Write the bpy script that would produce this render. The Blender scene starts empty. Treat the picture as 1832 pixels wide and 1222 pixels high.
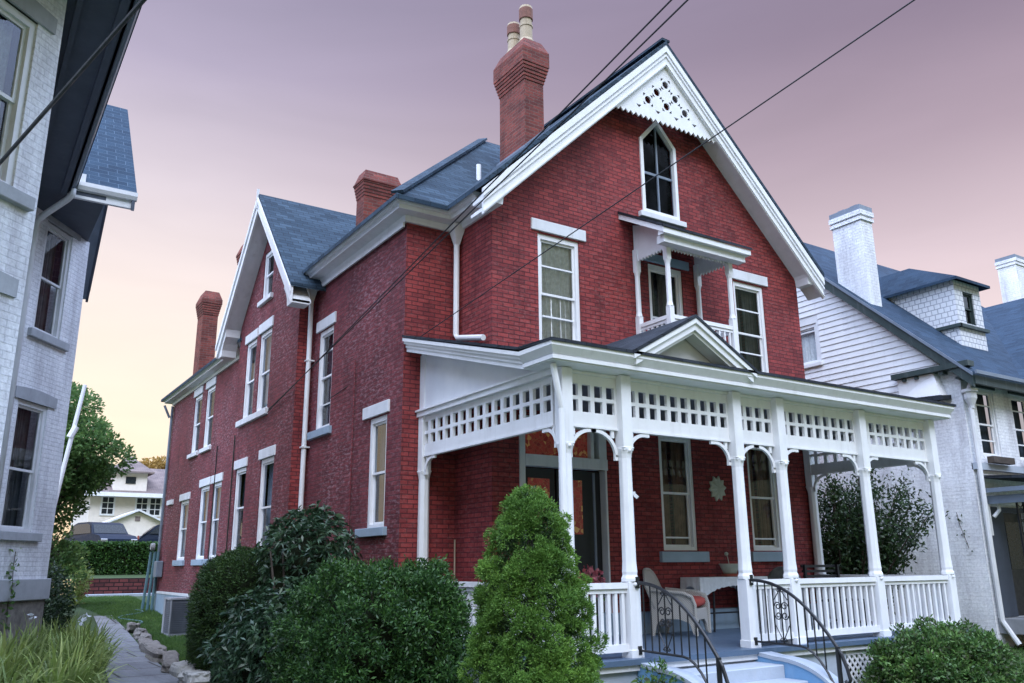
import bpy, bmesh, math, random
import numpy as np
from mathutils import Vector, Matrix
random.seed(7); rng = np.random.default_rng(11)
S = bpy.context.scene; COL = S.collection
R = math.radians

# ------------------------------------------------------------------ camera
cd = bpy.data.cameras.new('camera'); cam = bpy.data.objects.new('camera', cd); COL.objects.link(cam)
YAW, PITCH, ROLL = R(33.2131), R(14.8435), R(-0.479)
F = Vector((math.sin(YAW)*math.cos(PITCH), math.cos(YAW)*math.cos(PITCH), math.sin(PITCH)))
r0 = Vector((math.cos(YAW), -math.sin(YAW), 0)); u0 = r0.cross(F)
cr, sr = math.cos(ROLL), math.sin(ROLL)
rt = cr*r0 + sr*u0; up = -sr*r0 + cr*u0
m = Matrix((rt, up, -F)).transposed().to_4x4(); m.translation = (-6.9083, -11.1404, 1.0680)
cam.matrix_world = m
cd.sensor_width = 36; cd.lens = 1512.459/1832*36; cd.clip_end = 3000; cd.clip_start = 0.05
S.camera = cam

# ------------------------------------------------------------------ sky, sun, exposure
S.view_settings.view_transform = 'Standard'; S.view_settings.look = 'None'
S.view_settings.exposure = 0.30; S.view_settings.gamma = 1.0
w = bpy.data.worlds.new('World'); S.world = w; w.use_nodes = True
nt = w.node_tree; nt.nodes.clear()
def N(t, **k):
    n = nt.nodes.new(t)
    for a, b in k.items(): setattr(n, a, b)
    return n
def lin(c): return tuple(((x/255+0.055)/1.055)**2.4 if x > 10 else x/255/12.92 for x in c) + (1,)
tc = N('ShaderNodeTexCoord'); sep = N('ShaderNodeSeparateXYZ')
nt.links.new(tc.outputs['Generated'], sep.inputs[0])
def ramp(stops, src):
    r = N('ShaderNodeValToRGB'); e = r.color_ramp.elements
    while len(e) < len(stops): e.new(0.5)
    for k, (p, c) in zip(e, stops): k.position = p; k.color = lin(c)
    nt.links.new(src, r.inputs[0]); return r
# dusk: peach low in the north, lilac overhead, mauve to the east
rl = ramp([(0, (254,222,184)), (.14, (255,234,208)), (.27, (246,229,219)), (.40, (221,208,216)), (.52, (176,165,188)), (.64, (144,136,163)), (1, (175,172,205))], sep.outputs['Z'])
rr = ramp([(0, (245,215,200)), (.2, (234,212,210)), (.32, (213,192,200)), (.43, (172,151,165)), (.54, (136,118,137)), (.7, (122,110,135)), (1, (165,162,195))], sep.outputs['Z'])
dr = N('ShaderNodeVectorMath', operation='DOT_PRODUCT'); dr.inputs[1].default_value = (math.sin(R(70)), math.cos(R(70)), 0)
nt.links.new(tc.outputs['Generated'], dr.inputs[0])
mr = N('ShaderNodeMapRange', interpolation_type='SMOOTHSTEP'); mr.inputs['From Min'].default_value = .35; mr.inputs['From Max'].default_value = .95
nt.links.new(dr.outputs['Value'], mr.inputs[0])
mx = N('ShaderNodeMix', data_type='RGBA'); nt.links.new(mr.outputs[0], mx.inputs[0])
sn = N('ShaderNodeTexNoise'); sn.inputs['Scale'].default_value = 2.6; sn.inputs['Detail'].default_value = 6; sn.inputs['Distortion'].default_value = .6
smp = N('ShaderNodeMapping'); smp.inputs['Scale'].default_value = (1, 1, 4.5); nt.links.new(tc.outputs['Generated'], smp.inputs[0]); nt.links.new(smp.outputs[0], sn.inputs['Vector'])
nt.links.new(rl.outputs[0], mx.inputs[6]); nt.links.new(rr.outputs[0], mx.inputs[7])
# unseen bright blue-white sky zone, added behind the viewer to lift the house fronts
db = N('ShaderNodeVectorMath', operation='DOT_PRODUCT'); db.inputs[1].default_value = Vector((math.sin(R(200)), math.cos(R(200)), .8)).normalized()
nt.links.new(tc.outputs['Generated'], db.inputs[0])
mb_ = N('ShaderNodeMapRange', interpolation_type='SMOOTHSTEP'); mb_.inputs['From Min'].default_value = -.10; mb_.inputs['From Max'].default_value = .16
nt.links.new(db.outputs['Value'], mb_.inputs[0])
cl = N('ShaderNodeTexNoise'); cl.inputs['Scale'].default_value = 2.2; cl.inputs['Detail'].default_value = 5
nt.links.new(tc.outputs['Generated'], cl.inputs['Vector'])
cr_ = ramp([(.3, (168,196,255)), (.7, (224,235,255))], cl.outputs['Fac'])
bs = N('ShaderNodeVectorMath', operation='SCALE'); bs.inputs['Scale'].default_value = 3.95
# dark treeline band added to the unseen low sky to dim the porch
tn = N('ShaderNodeTexNoise'); tn.inputs['Scale'].default_value = 7.0; tn.inputs['Detail'].default_value = 8; tn.inputs['Roughness'].default_value = .7
nt.links.new(tc.outputs['Generated'], tn.inputs['Vector'])
tm = N('ShaderNodeMath', operation='MULTIPLY_ADD'); tm.inputs[1].default_value = .55; nt.links.new(tn.outputs['Fac'], tm.inputs[0]); 
fz = N('ShaderNodeMath', operation='MULTIPLY_ADD'); fz.inputs[1].default_value = .52; nt.links.new(sep.outputs['Y'], fz.inputs[0]); nt.links.new(sep.outputs['Z'], fz.inputs[2])   # band raised straight across for a darker porch interior
nt.links.new(fz.outputs[0], tm.inputs[2])
tl_ = N('ShaderNodeMapRange'); tl_.inputs['From Min'].default_value = .32; tl_.inputs['From Max'].default_value = .46; nt.links.new(tm.outputs[0], tl_.inputs[0])
tx_ = N('ShaderNodeMix', data_type='RGBA'); nt.links.new(tl_.outputs[0], tx_.inputs[0]); tx_.inputs[6].default_value = (.055,.07,.06,1)
nt.links.new(cr_.outputs[0], tx_.inputs[7]); nt.links.new(tx_.outputs[2], bs.inputs[0])
mx2 = N('ShaderNodeMix', data_type='RGBA'); nt.links.new(mb_.outputs[0], mx2.inputs[0])
sv = N('ShaderNodeMapRange'); sv.inputs['From Min'].default_value = .3; sv.inputs['From Max'].default_value = .7; sv.inputs['To Min'].default_value = .95; sv.inputs['To Max'].default_value = 1.05; nt.links.new(sn.outputs['Fac'], sv.inputs[0])
smx = N('ShaderNodeVectorMath', operation='SCALE'); nt.links.new(mx.outputs[2], smx.inputs[0]); nt.links.new(sv.outputs[0], smx.inputs['Scale'])
nt.links.new(smx.outputs[0], mx2.inputs[6]); nt.links.new(bs.outputs[0], mx2.inputs[7])
sky = N('ShaderNodeTexSky', sky_type='NISHITA'); sky.sun_disc = False
SUN_EL, SUN_AZ = R(48), R(206)
sky.sun_elevation = R(4); sky.sun_rotation = SUN_AZ
bg1 = N('ShaderNodeBackground'); bg1.inputs[1].default_value = 0.91; nt.links.new(mx2.outputs[2], bg1.inputs[0])
bg2 = N('ShaderNodeBackground'); bg2.inputs[1].default_value = 0.02; nt.links.new(sky.outputs[0], bg2.inputs[0])
ad = N('ShaderNodeAddShader'); nt.links.new(bg1.outputs[0], ad.inputs[0]); nt.links.new(bg2.outputs[0], ad.inputs[1])
ow = N('ShaderNodeOutputWorld'); nt.links.new(ad.outputs[0], ow.inputs[0])
sl = bpy.data.lights.new('sun', 'SUN'); sl.energy = 1.15; sl.angle = R(25); sl.color = (.97, .98, 1.0)
so = bpy.data.objects.new('sun', sl); COL.objects.link(so)
sd = Vector((math.sin(SUN_AZ)*math.cos(SUN_EL), math.cos(SUN_AZ)*math.cos(SUN_EL), math.sin(SUN_EL)))
so.rotation_euler = sd.to_track_quat('Z', 'Y').to_euler(); so.location = (-10, -30, 30)

# ------------------------------------------------------------------ materials
def newmat(name):
    m = bpy.data.materials.new(name); m.use_nodes = True
    t = m.node_tree; t.nodes.clear()
    o = t.nodes.new('ShaderNodeOutputMaterial'); p = t.nodes.new('ShaderNodeBsdfPrincipled')
    t.links.new(p.outputs[0], o.inputs[0]); return m, t, p, o
def nd(t, ty, ins=None, **k):
    n = t.nodes.new(ty)
    for a, b in k.items(): setattr(n, a, b)
    for a, b in (ins or {}).items():
        if hasattr(b, 'is_output') : t.links.new(b, n.inputs[a])
        else: n.inputs[a].default_value = b
    return n
def rampn(t, src, stops):
    r = nd(t, 'ShaderNodeValToRGB', {0: src}); e = r.color_ramp.elements
    while len(e) < len(stops): e.new(.5)
    for k, (p, c) in zip(e, stops): k.position = p; k.color = tuple(c)+(1,) if len(c) == 3 else c
    return r.outputs[0]
def mixc(t, f, a, b, mode='MIX'):
    n = nd(t, 'ShaderNodeMix', data_type='RGBA', blend_type=mode)
    for i, v in ((0, f), (6, a), (7, b)):
        if hasattr(v, 'is_output'): t.links.new(v, n.inputs[i])
        else: n.inputs[i].default_value = (tuple(v)+(1,) if i and len(v) == 3 else v)
    return n.outputs[2]
def bump(t, p, h, strength=.4, dist=.01, prev=None):
    b = nd(t, 'ShaderNodeBump', {'Strength': strength, 'Distance': dist, 'Height': h})
    if prev: t.links.new(prev, b.inputs['Normal'])
    t.links.new(b.outputs[0], p.inputs['Normal']); return b.outputs[0]

def brick_mat(name, c1, c2, mortar, wear=None, wear_amt=.3, rough=.8, bw=.215, rh=.075, ms=.007, bstr=.6):
    m, t, p, o = newmat(name)
    uv = nd(t, 'ShaderNodeTexCoord').outputs['UV']
    b = nd(t, 'ShaderNodeTexBrick', {'Vector': uv, 'Color1': c1+(1,), 'Color2': c2+(1,), 'Mortar': mortar+(1,), 'Scale': 1.0, 'Mortar Size': ms, 'Mortar Smooth': .25, 'Bias': 0.0, 'Brick Width': bw, 'Row Height': rh})
    n1 = nd(t, 'ShaderNodeTexNoise', {'Vector': uv, 'Scale': .9, 'Detail': 6.0, 'Roughness': .65})
    n2 = nd(t, 'ShaderNodeTexNoise', {'Vector': uv, 'Scale': 22.0, 'Detail': 4.0, 'Roughness': .7})
    c = mixc(t, .55, b.outputs['Color'], rampn(t, n1.outputs['Fac'], [(.3, (.62,.6,.62)), (.55, (1,1,1)), (.75, (1.25,1.2,1.2))]), 'MULTIPLY')
    c = mixc(t, .5, c, rampn(t, n2.outputs['Fac'], [(.3, (.6,.6,.6)), (.6, (1.1,1.1,1.1))]), 'MULTIPLY')
    sk = nd(t, 'ShaderNodeMapping', {'Vector': uv, 'Scale': (1.6, .22, 1.0)})
    n5 = nd(t, 'ShaderNodeTexNoise', {'Vector': sk.outputs[0], 'Scale': 1.3, 'Detail': 7.0, 'Roughness': .7})
    c = mixc(t, .75, c, rampn(t, n5.outputs['Fac'], [(.34, (.62,.60,.62)), (.5, (1,1,1)), (.68, (1.16,1.14,1.12))]), 'MULTIPLY')
    if wear:
        st = nd(t, 'ShaderNodeMapping', {'Vector': uv, 'Scale': (9.0, 26.0, 1.0)})
        n3 = nd(t, 'ShaderNodeTexNoise', {'Vector': st.outputs[0], 'Scale': .8, 'Detail': 5.0, 'Roughness': .75})
        n4 = nd(t, 'ShaderNodeTexNoise', {'Vector': uv, 'Scale': .55, 'Detail': 3.0})
        f = nd(t, 'ShaderNodeMath', {0: rampn(t, n3.outputs['Fac'], [(.49, (0,0,0)), (.66, (1,1,1))]), 1: rampn(t, n4.outputs['Fac'], [(.35, (.15,)*3), (.65, (1,1,1))])}, operation='MULTIPLY')
        f2 = nd(t, 'ShaderNodeMath', {0: f.outputs[0], 1: wear_amt}, operation='MULTIPLY')
        c = mixc(t, f2.outputs[0], c, wear)
    t.links.new(c, p.inputs['Base Color']); p.inputs['Roughness'].default_value = rough
    p.inputs['Specular IOR Level'].default_value = .3
    inv = nd(t, 'ShaderNodeMath', {0: 1.0, 1: b.outputs['Fac']}, operation='SUBTRACT')
    h = nd(t, 'ShaderNodeMath', {0: inv.outputs[0], 1: n2.outputs['Fac']}, operation='ADD')
    bump(t, p, h.outputs[0], bstr, .008)
    return m
def paint(name, col, rough=.5, var=.12, dirt=(.5,.5,.5), dirt_amt=.12, scale=3., bs=.05, spec=.4):
    m, t, p, o = newmat(name)
    ob = nd(t, 'ShaderNodeTexCoord').outputs['Object']
    n1 = nd(t, 'ShaderNodeTexNoise', {'Vector': ob, 'Scale': scale, 'Detail': 6.0, 'Roughness': .65})
    st = nd(t, 'ShaderNodeMapping', {'Vector': ob, 'Scale': (6.0, 6.0, .8)})
    n2 = nd(t, 'ShaderNodeTexNoise', {'Vector': st.outputs[0], 'Scale': 1.5, 'Detail': 4.0})
    a = tuple(x*(1-var) for x in col); b = tuple(min(x*(1+var*.5), 1) for x in col)
    c = rampn(t, n1.outputs['Fac'], [(.3, a), (.7, b)])
    f = nd(t, 'ShaderNodeMath', {0: rampn(t, n2.outputs['Fac'], [(.55, (0,0,0)), (.8, (1,1,1))]), 1: dirt_amt}, operation='MULTIPLY')
    c = mixc(t, f.outputs[0], c, dirt)
    t.links.new(c, p.inputs['Base Color']); p.inputs['Roughness'].default_value = rough; p.inputs['Specular IOR Level'].default_value = spec
    if bs:
        n3 = nd(t, 'ShaderNodeTexNoise', {'Vector': ob, 'Scale': 40.0, 'Detail': 3.0}); bump(t, p, n3.outputs['Fac'], bs*4, .003)
    return m
def metal(name, col, rough=.4, met=.0, spec=.5):
    m, t, p, o = newmat(name)
    ob = nd(t, 'ShaderNodeTexCoord').outputs['Object']
    n1 = nd(t, 'ShaderNodeTexNoise', {'Vector': ob, 'Scale': 12.0, 'Detail': 4.0})
    t.links.new(rampn(t, n1.outputs['Fac'], [(.3, tuple(x*.8 for x in col)), (.7, tuple(min(1, x*1.15) for x in col))]), p.inputs['Base Color'])
    t.links.new(rampn(t, n1.outputs['Fac'], [(.3, (rough*.8,)*3), (.7, (min(1, rough*1.25),)*3)]), p.inputs['Roughness'])
    p.inputs['Metallic'].default_value = met; p.inputs['Specular IOR Level'].default_value = spec
    return m
def glass_mat(name, tint=(.93,.96,.98), refl=1.0):
    m, t, p, o = newmat(name); t.nodes.remove(p)
    ob = nd(t, 'ShaderNodeTexCoord').outputs['Object']
    n1 = nd(t, 'ShaderNodeTexNoise', {'Vector': ob, 'Scale': 1.4, 'Detail': 1.0})
    bp = nd(t, 'ShaderNodeBump', {'Strength': .25, 'Distance': .02, 'Height': n1.outputs['Fac']})
    tr = nd(t, 'ShaderNodeBsdfTransparent', {'Color': tint+(1,)}); gl = nd(t, 'ShaderNodeBsdfGlossy', {'Color': (.95,.97,1,1), 'Roughness': .015, 'Normal': bp.outputs[0]})
    fr = nd(t, 'ShaderNodeFresnel', {'IOR': 1.5, 'Normal': bp.outputs[0]})
    fm_ = nd(t, 'ShaderNodeMath', {0: fr.outputs[0], 1: refl}, operation='MULTIPLY')
    mixs = nd(t, 'ShaderNodeMixShader', {0: fm_.outputs[0], 1: tr.outputs[0], 2: gl.outputs[0]})
    t.links.new(mixs.outputs[0], o.inputs[0]); return m
def shingle(name, c1, c2, dark, bw=.33, rh=.14):
    m, t, p, o = newmat(name)
    uv = nd(t, 'ShaderNodeTexCoord').outputs['UV']
    b = nd(t, 'ShaderNodeTexBrick', {'Vector': uv, 'Color1': c1+(1,), 'Color2': c2+(1,), 'Mortar': dark+(1,), 'Scale': 1.0, 'Mortar Size': .008, 'Mortar Smooth': .4, 'Bias': 0.0, 'Brick Width': bw, 'Row Height': rh})
    n1 = nd(t, 'ShaderNodeTexNoise', {'Vector': uv, 'Scale': 1.2, 'Detail': 6.0, 'Roughness': .7})
    n2 = nd(t, 'ShaderNodeTexNoise', {'Vector': uv, 'Scale': 60.0, 'Detail': 2.0})
    c = mixc(t, .6, b.outputs['Color'], rampn(t, n1.outputs['Fac'], [(.3, (.55,.58,.62)), (.7, (1.3,1.3,1.25))]), 'MULTIPLY')
    c = mixc(t, .5, c, rampn(t, n2.outputs['Fac'], [(.3, (.6,)*3), (.7, (1.3,)*3)]), 'MULTIPLY')
    t.links.new(c, p.inputs['Base Color']); p.inputs['Roughness'].default_value = .85; p.inputs['Specular IOR Level'].default_value = .25
    sx = nd(t, 'ShaderNodeSeparateXYZ', {0: uv})
    md = nd(t, 'ShaderNodeMath', {0: sx.outputs['Y'], 1: rh}, operation='MODULO')
    sc = nd(t, 'ShaderNodeMath', {0: md.outputs[0], 1: -4.0}, operation='MULTIPLY')
    h = nd(t, 'ShaderNodeMath', {0: sc.outputs[0], 1: n2.outputs['Fac']}, operation='ADD')
    bump(t, p, h.outputs[0], .6, .012); return m
def leafmat(name, cols, rough=.5, trans=.25, spec=.4):
    m, t, p, o = newmat(name)
    g = nd(t, 'ShaderNodeNewGeometry')
    n = len(cols)
    c = rampn(t, g.outputs['Random Per Island'], [(i/max(1, n-1), k) for i, k in enumerate(cols)])
    ob = nd(t, 'ShaderNodeTexCoord').outputs['Object']
    nz = nd(t, 'ShaderNodeTexNoise', {'Vector': ob, 'Scale': 1.7, 'Detail': 3.0})
    c = mixc(t, .7, c, rampn(t, nz.outputs['Fac'], [(.32, (.6,.66,.7)), (.5, (1,1,1)), (.7, (1.35,1.25,1.0))]), 'MULTIPLY')
    t.links.new(c, p.inputs['Base Color']); p.inputs['Roughness'].default_value = rough; p.inputs['Specular IOR Level'].default_value = spec
    tl = nd(t, 'ShaderNodeBsdfTranslucent', {'Color': c})
    mixs = nd(t, 'ShaderNodeMixShader', {0: trans, 1: p.outputs[0], 2: tl.outputs[0]})
    t.links.new(mixs.outputs[0], o.inputs[0]); return m

M = {}
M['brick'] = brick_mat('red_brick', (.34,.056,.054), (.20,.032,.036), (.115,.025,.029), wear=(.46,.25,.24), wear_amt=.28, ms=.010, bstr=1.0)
M['brick_side'] = brick_mat('weathered_shaded_brick', (.22,.043,.052), (.125,.024,.033), (.11,.035,.041), wear=(.48,.33,.36), wear_amt=.6, bstr=.55, ms=.010)  # side brick: real mottling, plus the side's shade put into darker tones
M['brick_chim'] = brick_mat('chimney_brick', (.27,.066,.05), (.135,.034,.028), (.20,.12,.10), wear=(.08,.05,.05), wear_amt=.5, bstr=.9)
M['brick_white'] = brick_mat('white_painted_brick', (.87,.89,.92), (.82,.84,.88), (.75,.77,.81), wear=(.42,.42,.45), wear_amt=.25, rough=.6, bstr=.9)
M['white'] = paint('white_trim_paint', (.80,.81,.83), .5, .08, (.45,.44,.42), .25, bs=.01)
M['white2'] = paint('aged_white_paint', (.70,.71,.73), .5, .1, (.42,.4,.38), .35)
M['lintel'] = paint('pale_stone_paint', (.68,.70,.73), .6, .12, (.45,.45,.45), .4)
M['sill'] = paint('blue_grey_sill_paint', (.30,.40,.50), .55, .12, (.2,.24,.28), .3)
M['bluepaint'] = paint('blue_concrete_paint', (.16,.33,.55), .6, .12, (.35,.42,.5), .25, bs=.12)
M['deck'] = paint('grey_blue_floor_paint', (.085,.13,.20), .4, .15, (.3,.34,.38), .3)
M['capwhite'] = paint('white_concrete_paint', (.40,.45,.52), .7, .15, (.4,.42,.45), .45, bs=.15)
M['glass'] = glass_mat('window_glass')
M['dim_glass'] = glass_mat('dimmed_window_glass', (.46,.52,.6), refl=.15)  # darkened glass with its reflections cut down, no insect screens on it
M['roof'] = shingle('slate_blue_shingle', (.046,.078,.115), (.018,.036,.058), (.010,.017,.026), .30, .125)
M['roof_dark'] = shingle('dark_shingle', (.035,.042,.055), (.016,.02,.028), (.006,.008,.012))
M['roof_navy'] = shingle('navy_shingle', (.028,.056,.098), (.014,.032,.06), (.035,.06,.095), .30, .14)
M['iron'] = metal('black_iron', (.012,.013,.016), .4)
M['darkwood'] = metal('dark_door_paint', (.014,.014,.018), .45)
M['darkin'] = metal('dark_interior', (.03,.028,.03), .9, spec=.1)
M['darkgreen'] = paint('dark_green_trim', (.035,.055,.055), .5, .2)
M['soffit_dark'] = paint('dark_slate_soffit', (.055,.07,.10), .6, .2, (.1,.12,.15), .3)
M['gutter'] = paint('grey_gutter', (.17,.21,.27), .4, .15)
M['curtain'] = paint('lace_curtain', (.78,.79,.78), .9, .25, (.4,.42,.42), .4, 14.)
M['ceil'] = paint('shade_darkened_ceiling', (.13,.15,.18), .6, .12)  # ceiling colour darkened to carry the shade under the porch roof
M['curtain_dim'] = paint('grey_curtain', (.16,.17,.18), .9, .4, (.06,.06,.07), .6, 5.)
M['curtain_tan'] = paint('tan_curtain', (.26,.16,.11), .9, .4, (.10,.05,.04), .8, 6.)
M['pot'] = paint('buff_clay', (.46,.38,.27), .8, .2, (.2,.16,.12), .4)
M['clayred'] = paint('brown_red_clay', (.22,.10,.075), .8, .3, (.1,.06,.05), .5, 10.)
M['concrete'] = paint('concrete', (.27,.28,.30), .85, .25, (.14,.14,.15), .4, 2., .15)
M['stone'] = paint('rough_stone', (.24,.22,.20), .9, .45, (.07,.065,.06), .6, 9., .3)
M['palestone'] = paint('chalky_stone', (.50,.49,.46), .9, .35, (.15,.14,.12), .5, 9., .25)
M['stonedark'] = paint('grey_stone_base', (.40,.42,.45), .85, .2, (.2,.2,.22), .4, 3., .15)
M['wicker'] = None
def wicker():
    m, t, p, o = newmat('pale_wicker')
    uv = nd(t, 'ShaderNodeTexCoord').outputs['Object']
    a = nd(t, 'ShaderNodeTexWave', {'Vector': uv, 'Scale': 24.0, 'Distortion': .6}, bands_direction='Z'); b = nd(t, 'ShaderNodeTexWave', {'Vector': uv, 'Scale': 18.0, 'Distortion': .5}, bands_direction='DIAGONAL')
    mu = nd(t, 'ShaderNodeMath', {0: a.outputs['Fac'], 1: b.outputs['Fac']}, operation='MULTIPLY')
    t.links.new(rampn(t, mu.outputs[0], [(0, (.36,.34,.31)), (.5, (.66,.65,.62))]), p.inputs['Base Color'])
    p.inputs['Roughness'].default_value = .6; bump(t, p, mu.outputs[0], .6, .006); return m
M['wicker'] = wicker()
M['cushion'] = paint('coral_cushion_cloth', (.42,.075,.06), .9, .25, (.28,.04,.04), .4, 8., .1)
M['cloth'] = paint('white_lace_cloth', (.66,.68,.70), .9, .15, (.4,.42,.44), .5, 14., .1)
M['terracotta'] = paint('terracotta', (.36,.09,.06), .7, .2)
M['paleceramic'] = paint('pale_green_ceramic', (.45,.48,.40), .5, .2, (.3,.3,.25), .3)
M['pink'] = leafmat('pink_petals', [(.45,.10,.14), (.62,.25,.28), (.5,.08,.1)], .6, .2)
def stained():
    m, t, p, o = newmat('red_gold_stained_glass')
    uv = nd(t, 'ShaderNodeTexCoord').outputs['UV']
    nz = nd(t, 'ShaderNodeTexNoise', {'Vector': uv, 'Scale': 5.0, 'Detail': 2.0})
    mp = mixc(t, .12, uv, nz.outputs['Color'])
    v = nd(t, 'ShaderNodeTexVoronoi', {'Vector': mp, 'Scale': 17.0}, feature='DISTANCE_TO_EDGE'); v2 = nd(t, 'ShaderNodeTexVoronoi', {'Vector': mp, 'Scale': 17.0})
    sx = nd(t, 'ShaderNodeSeparateColor', {0: v2.outputs['Color']})
    cc = rampn(t, sx.outputs[0], [(0, (.16,.02,.018)), (.5, (.30,.045,.035)), (.84, (.22,.03,.025)), (.92, (.42,.22,.08)), (1, (.5,.28,.1))])
    cc = mixc(t, rampn(t, v.outputs['Distance'], [(.015, (1,1,1)), (.04, (0,0,0))]), cc, (.24,.10,.05))
    t.links.new(cc, p.inputs['Base Color']); p.inputs['Roughness'].default_value = .2; t.links.new(cc, p.inputs['Emission Color']); p.inputs['Emission Strength'].default_value = .14   # faint glow added to brighten the glass, no lamp behind it
    bump(t, p, v.outputs['Distance'], .3, .01); return m
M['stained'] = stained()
def siding():
    m, t, p, o = newmat('white_clapboard')
    uv = nd(t, 'ShaderNodeTexCoord').outputs['UV']; sx = nd(t, 'ShaderNodeSeparateXYZ', {0: uv})
    md = nd(t, 'ShaderNodeMath', {0: sx.outputs['Y'], 1: .2}, operation='MODULO')
    n1 = nd(t, 'ShaderNodeTexNoise', {'Vector': uv, 'Scale': 1.5, 'Detail': 5.0})
    t.links.new(rampn(t, n1.outputs['Fac'], [(.3, (.70,.72,.76)), (.7, (.80,.81,.83))]), p.inputs['Base Color'])
    p.inputs['Roughness'].default_value = .5
    sc = nd(t, 'ShaderNodeMath', {0: md.outputs[0], 1: -5.0}, operation='MULTIPLY'); bump(t, p, sc.outputs[0], 1.0, .03); return m
M['siding'] = siding()
def fishscale():
    m, t, p, o = newmat('white_fish_scale_shingle')
    uv = nd(t, 'ShaderNodeTexCoord').outputs['UV']
    b = nd(t, 'ShaderNodeTexBrick', {'Vector': uv, 'Color1': (.74,.75,.78,1), 'Color2': (.68,.7,.74,1), 'Mortar': (.36,.38,.44,1), 'Scale': 1.0, 'Mortar Size': .012, 'Mortar Smooth': .6, 'Brick Width': .16, 'Row Height': .13})
    t.links.new(b.outputs['Color'], p.inputs['Base Color']); p.inputs['Roughness'].default_value = .6
    iv = nd(t, 'ShaderNodeMath', {0: 1.0, 1: b.outputs['Fac']}, operation='SUBTRACT'); bump(t, p, iv.outputs[0], .8, .02); return m
M['fish'] = fishscale()
M['roof_grid'] = shingle('blue_grid_shingle', (.026,.055,.095), (.014,.034,.064), (.07,.11,.16), .30, .15)
def board():
    m, t, p, o = newmat('white_beadboard')
    uv = nd(t, 'ShaderNodeTexCoord').outputs['UV']; sx = nd(t, 'ShaderNodeSeparateXYZ', {0: uv})
    md = nd(t, 'ShaderNodeMath', {0: sx.outputs['X'], 1: .09}, operation='PINGPONG')
    n1 = nd(t, 'ShaderNodeTexNoise', {'Vector': uv, 'Scale': 2.0, 'Detail': 5.0})
    t.links.new(rampn(t, n1.outputs['Fac'], [(.3, (.66,.68,.71)), (.7, (.78,.79,.80))]), p.inputs['Base Color'])
    p.inputs['Roughness'].default_value = .5
    r_ = rampn(t, md.outputs[0], [(0.0, (0,0,0)), (.012, (1,1,1))]); bump(t, p, r_, .5, .006); return m
M['board'] = board()
def ground_mat(name, c1, c2, sc=3.):
    m, t, p, o = newmat(name)
    ob = nd(t, 'ShaderNodeTexCoord').outputs['Object']
    n1 = nd(t, 'ShaderNodeTexNoise', {'Vector': ob, 'Scale': sc, 'Detail': 8.0, 'Roughness': .7}); n2 = nd(t, 'ShaderNodeTexNoise', {'Vector': ob, 'Scale': sc*18, 'Detail': 3.0})
    c = mixc(t, n1.outputs['Fac'], c1, c2); c = mixc(t, .6, c, rampn(t, n2.outputs['Fac'], [(.3, (.5,)*3), (.7, (1.4,)*3)]), 'MULTIPLY')
    t.links.new(c, p.inputs['Base Color']); p.inputs['Roughness'].default_value = .95; bump(t, p, n2.outputs['Fac'], .6, .03); return m
M['lawn'] = ground_mat('lawn_soil', (.025,.05,.014), (.05,.085,.025))
M['walkway'] = brick_mat('worn_concrete_slabs', (.27,.28,.30), (.20,.21,.23), (.06,.06,.055), wear=(.10,.10,.09), wear_amt=.5, rough=.9, bw=1.7, rh=1.15, ms=.022, bstr=.7)
M['grass'] = leafmat('grass_blades', [(.05,.12,.024), (.085,.17,.04), (.12,.21,.055)], .6, .3)
M['spruce'] = leafmat('spruce_needles', [(.065,.145,.026), (.11,.23,.042), (.18,.32,.065)], .5, .25, .25)
M['rhodo'] = leafmat('rhododendron_leaves', [(.016,.042,.022), (.03,.07,.034), (.06,.12,.062), (.022,.05,.026)], .36, .12, .45)
M['yew'] = leafmat('hedge_leaves', [(.016,.048,.015), (.032,.088,.022), (.07,.165,.034), (.02,.06,.02)], .45, .2)
M['yewdark'] = leafmat('dark_yew_needles', [(.018,.045,.014), (.035,.08,.02), (.065,.125,.03)], .55, .15)
M['treeleaf'] = leafmat('maple_leaves', [(.07,.15,.05), (.12,.23,.07), (.18,.30,.09), (.08,.17,.06)], .5, .4)
M['boxleaf'] = leafmat('box_leaves', [(.035,.09,.022), (.065,.15,.034), (.12,.22,.055), (.06,.06,.04)], .5, .2)
M['darkleaf'] = leafmat('dark_shrub_leaves', [(.012,.03,.012), (.025,.055,.02), (.045,.09,.03)], .45, .2)
M['daylily'] = leafmat('strap_leaves', [(.16,.24,.06), (.26,.35,.09), (.36,.43,.15), (.14,.2,.06)], .5, .35)
M['sun_tint_leaf'] = leafmat('sun_tinted_far_leaves', [(.35,.22,.06), (.45,.28,.08), (.28,.2,.06)], .6, .3)  # low sun glow put into the leaf colours
M['bark'] = paint('bark', (.07,.055,.045), .9, .4, (.03,.025,.02), .4, 8., .2)
M['core'] = metal('twig_core_shade', (.012,.016,.008), .95, spec=.05)  # solid shrub cores: shade inside the foliage put into a near-black colour
M['cream'] = paint('cream_siding', (.80,.73,.66), .7, .1)
M['greyroof'] = shingle('weathered_grey_shingle', (.25,.20,.19), (.19,.15,.15), (.1,.08,.08))
M['carpaint'] = metal('navy_car_paint', (.010,.018,.038), .5, .0, .2)
M['carglass'] = metal('tinted_car_glass', (.02,.025,.03), .25, spec=.3)
M['rubber'] = metal('tyre_rubber', (.015,.015,.016), .8)
M['chrome'] = metal('alloy', (.5,.5,.52), .3, .8)
M['acgrey'] = paint('grey_enamel', (.13,.14,.16), .5, .15)
M['aclight'] = paint('light_grey_enamel', (.30,.31,.33), .5, .12)
M['block'] = brick_mat('red_retaining_block', (.13,.035,.032), (.06,.018,.018), (.018,.009,.009), rough=.9, bw=.34, rh=.14, ms=.022, bstr=1.0)
M['teal'] = paint('weathered_teal_pipe', (.10,.20,.24), .5, .2)
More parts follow.
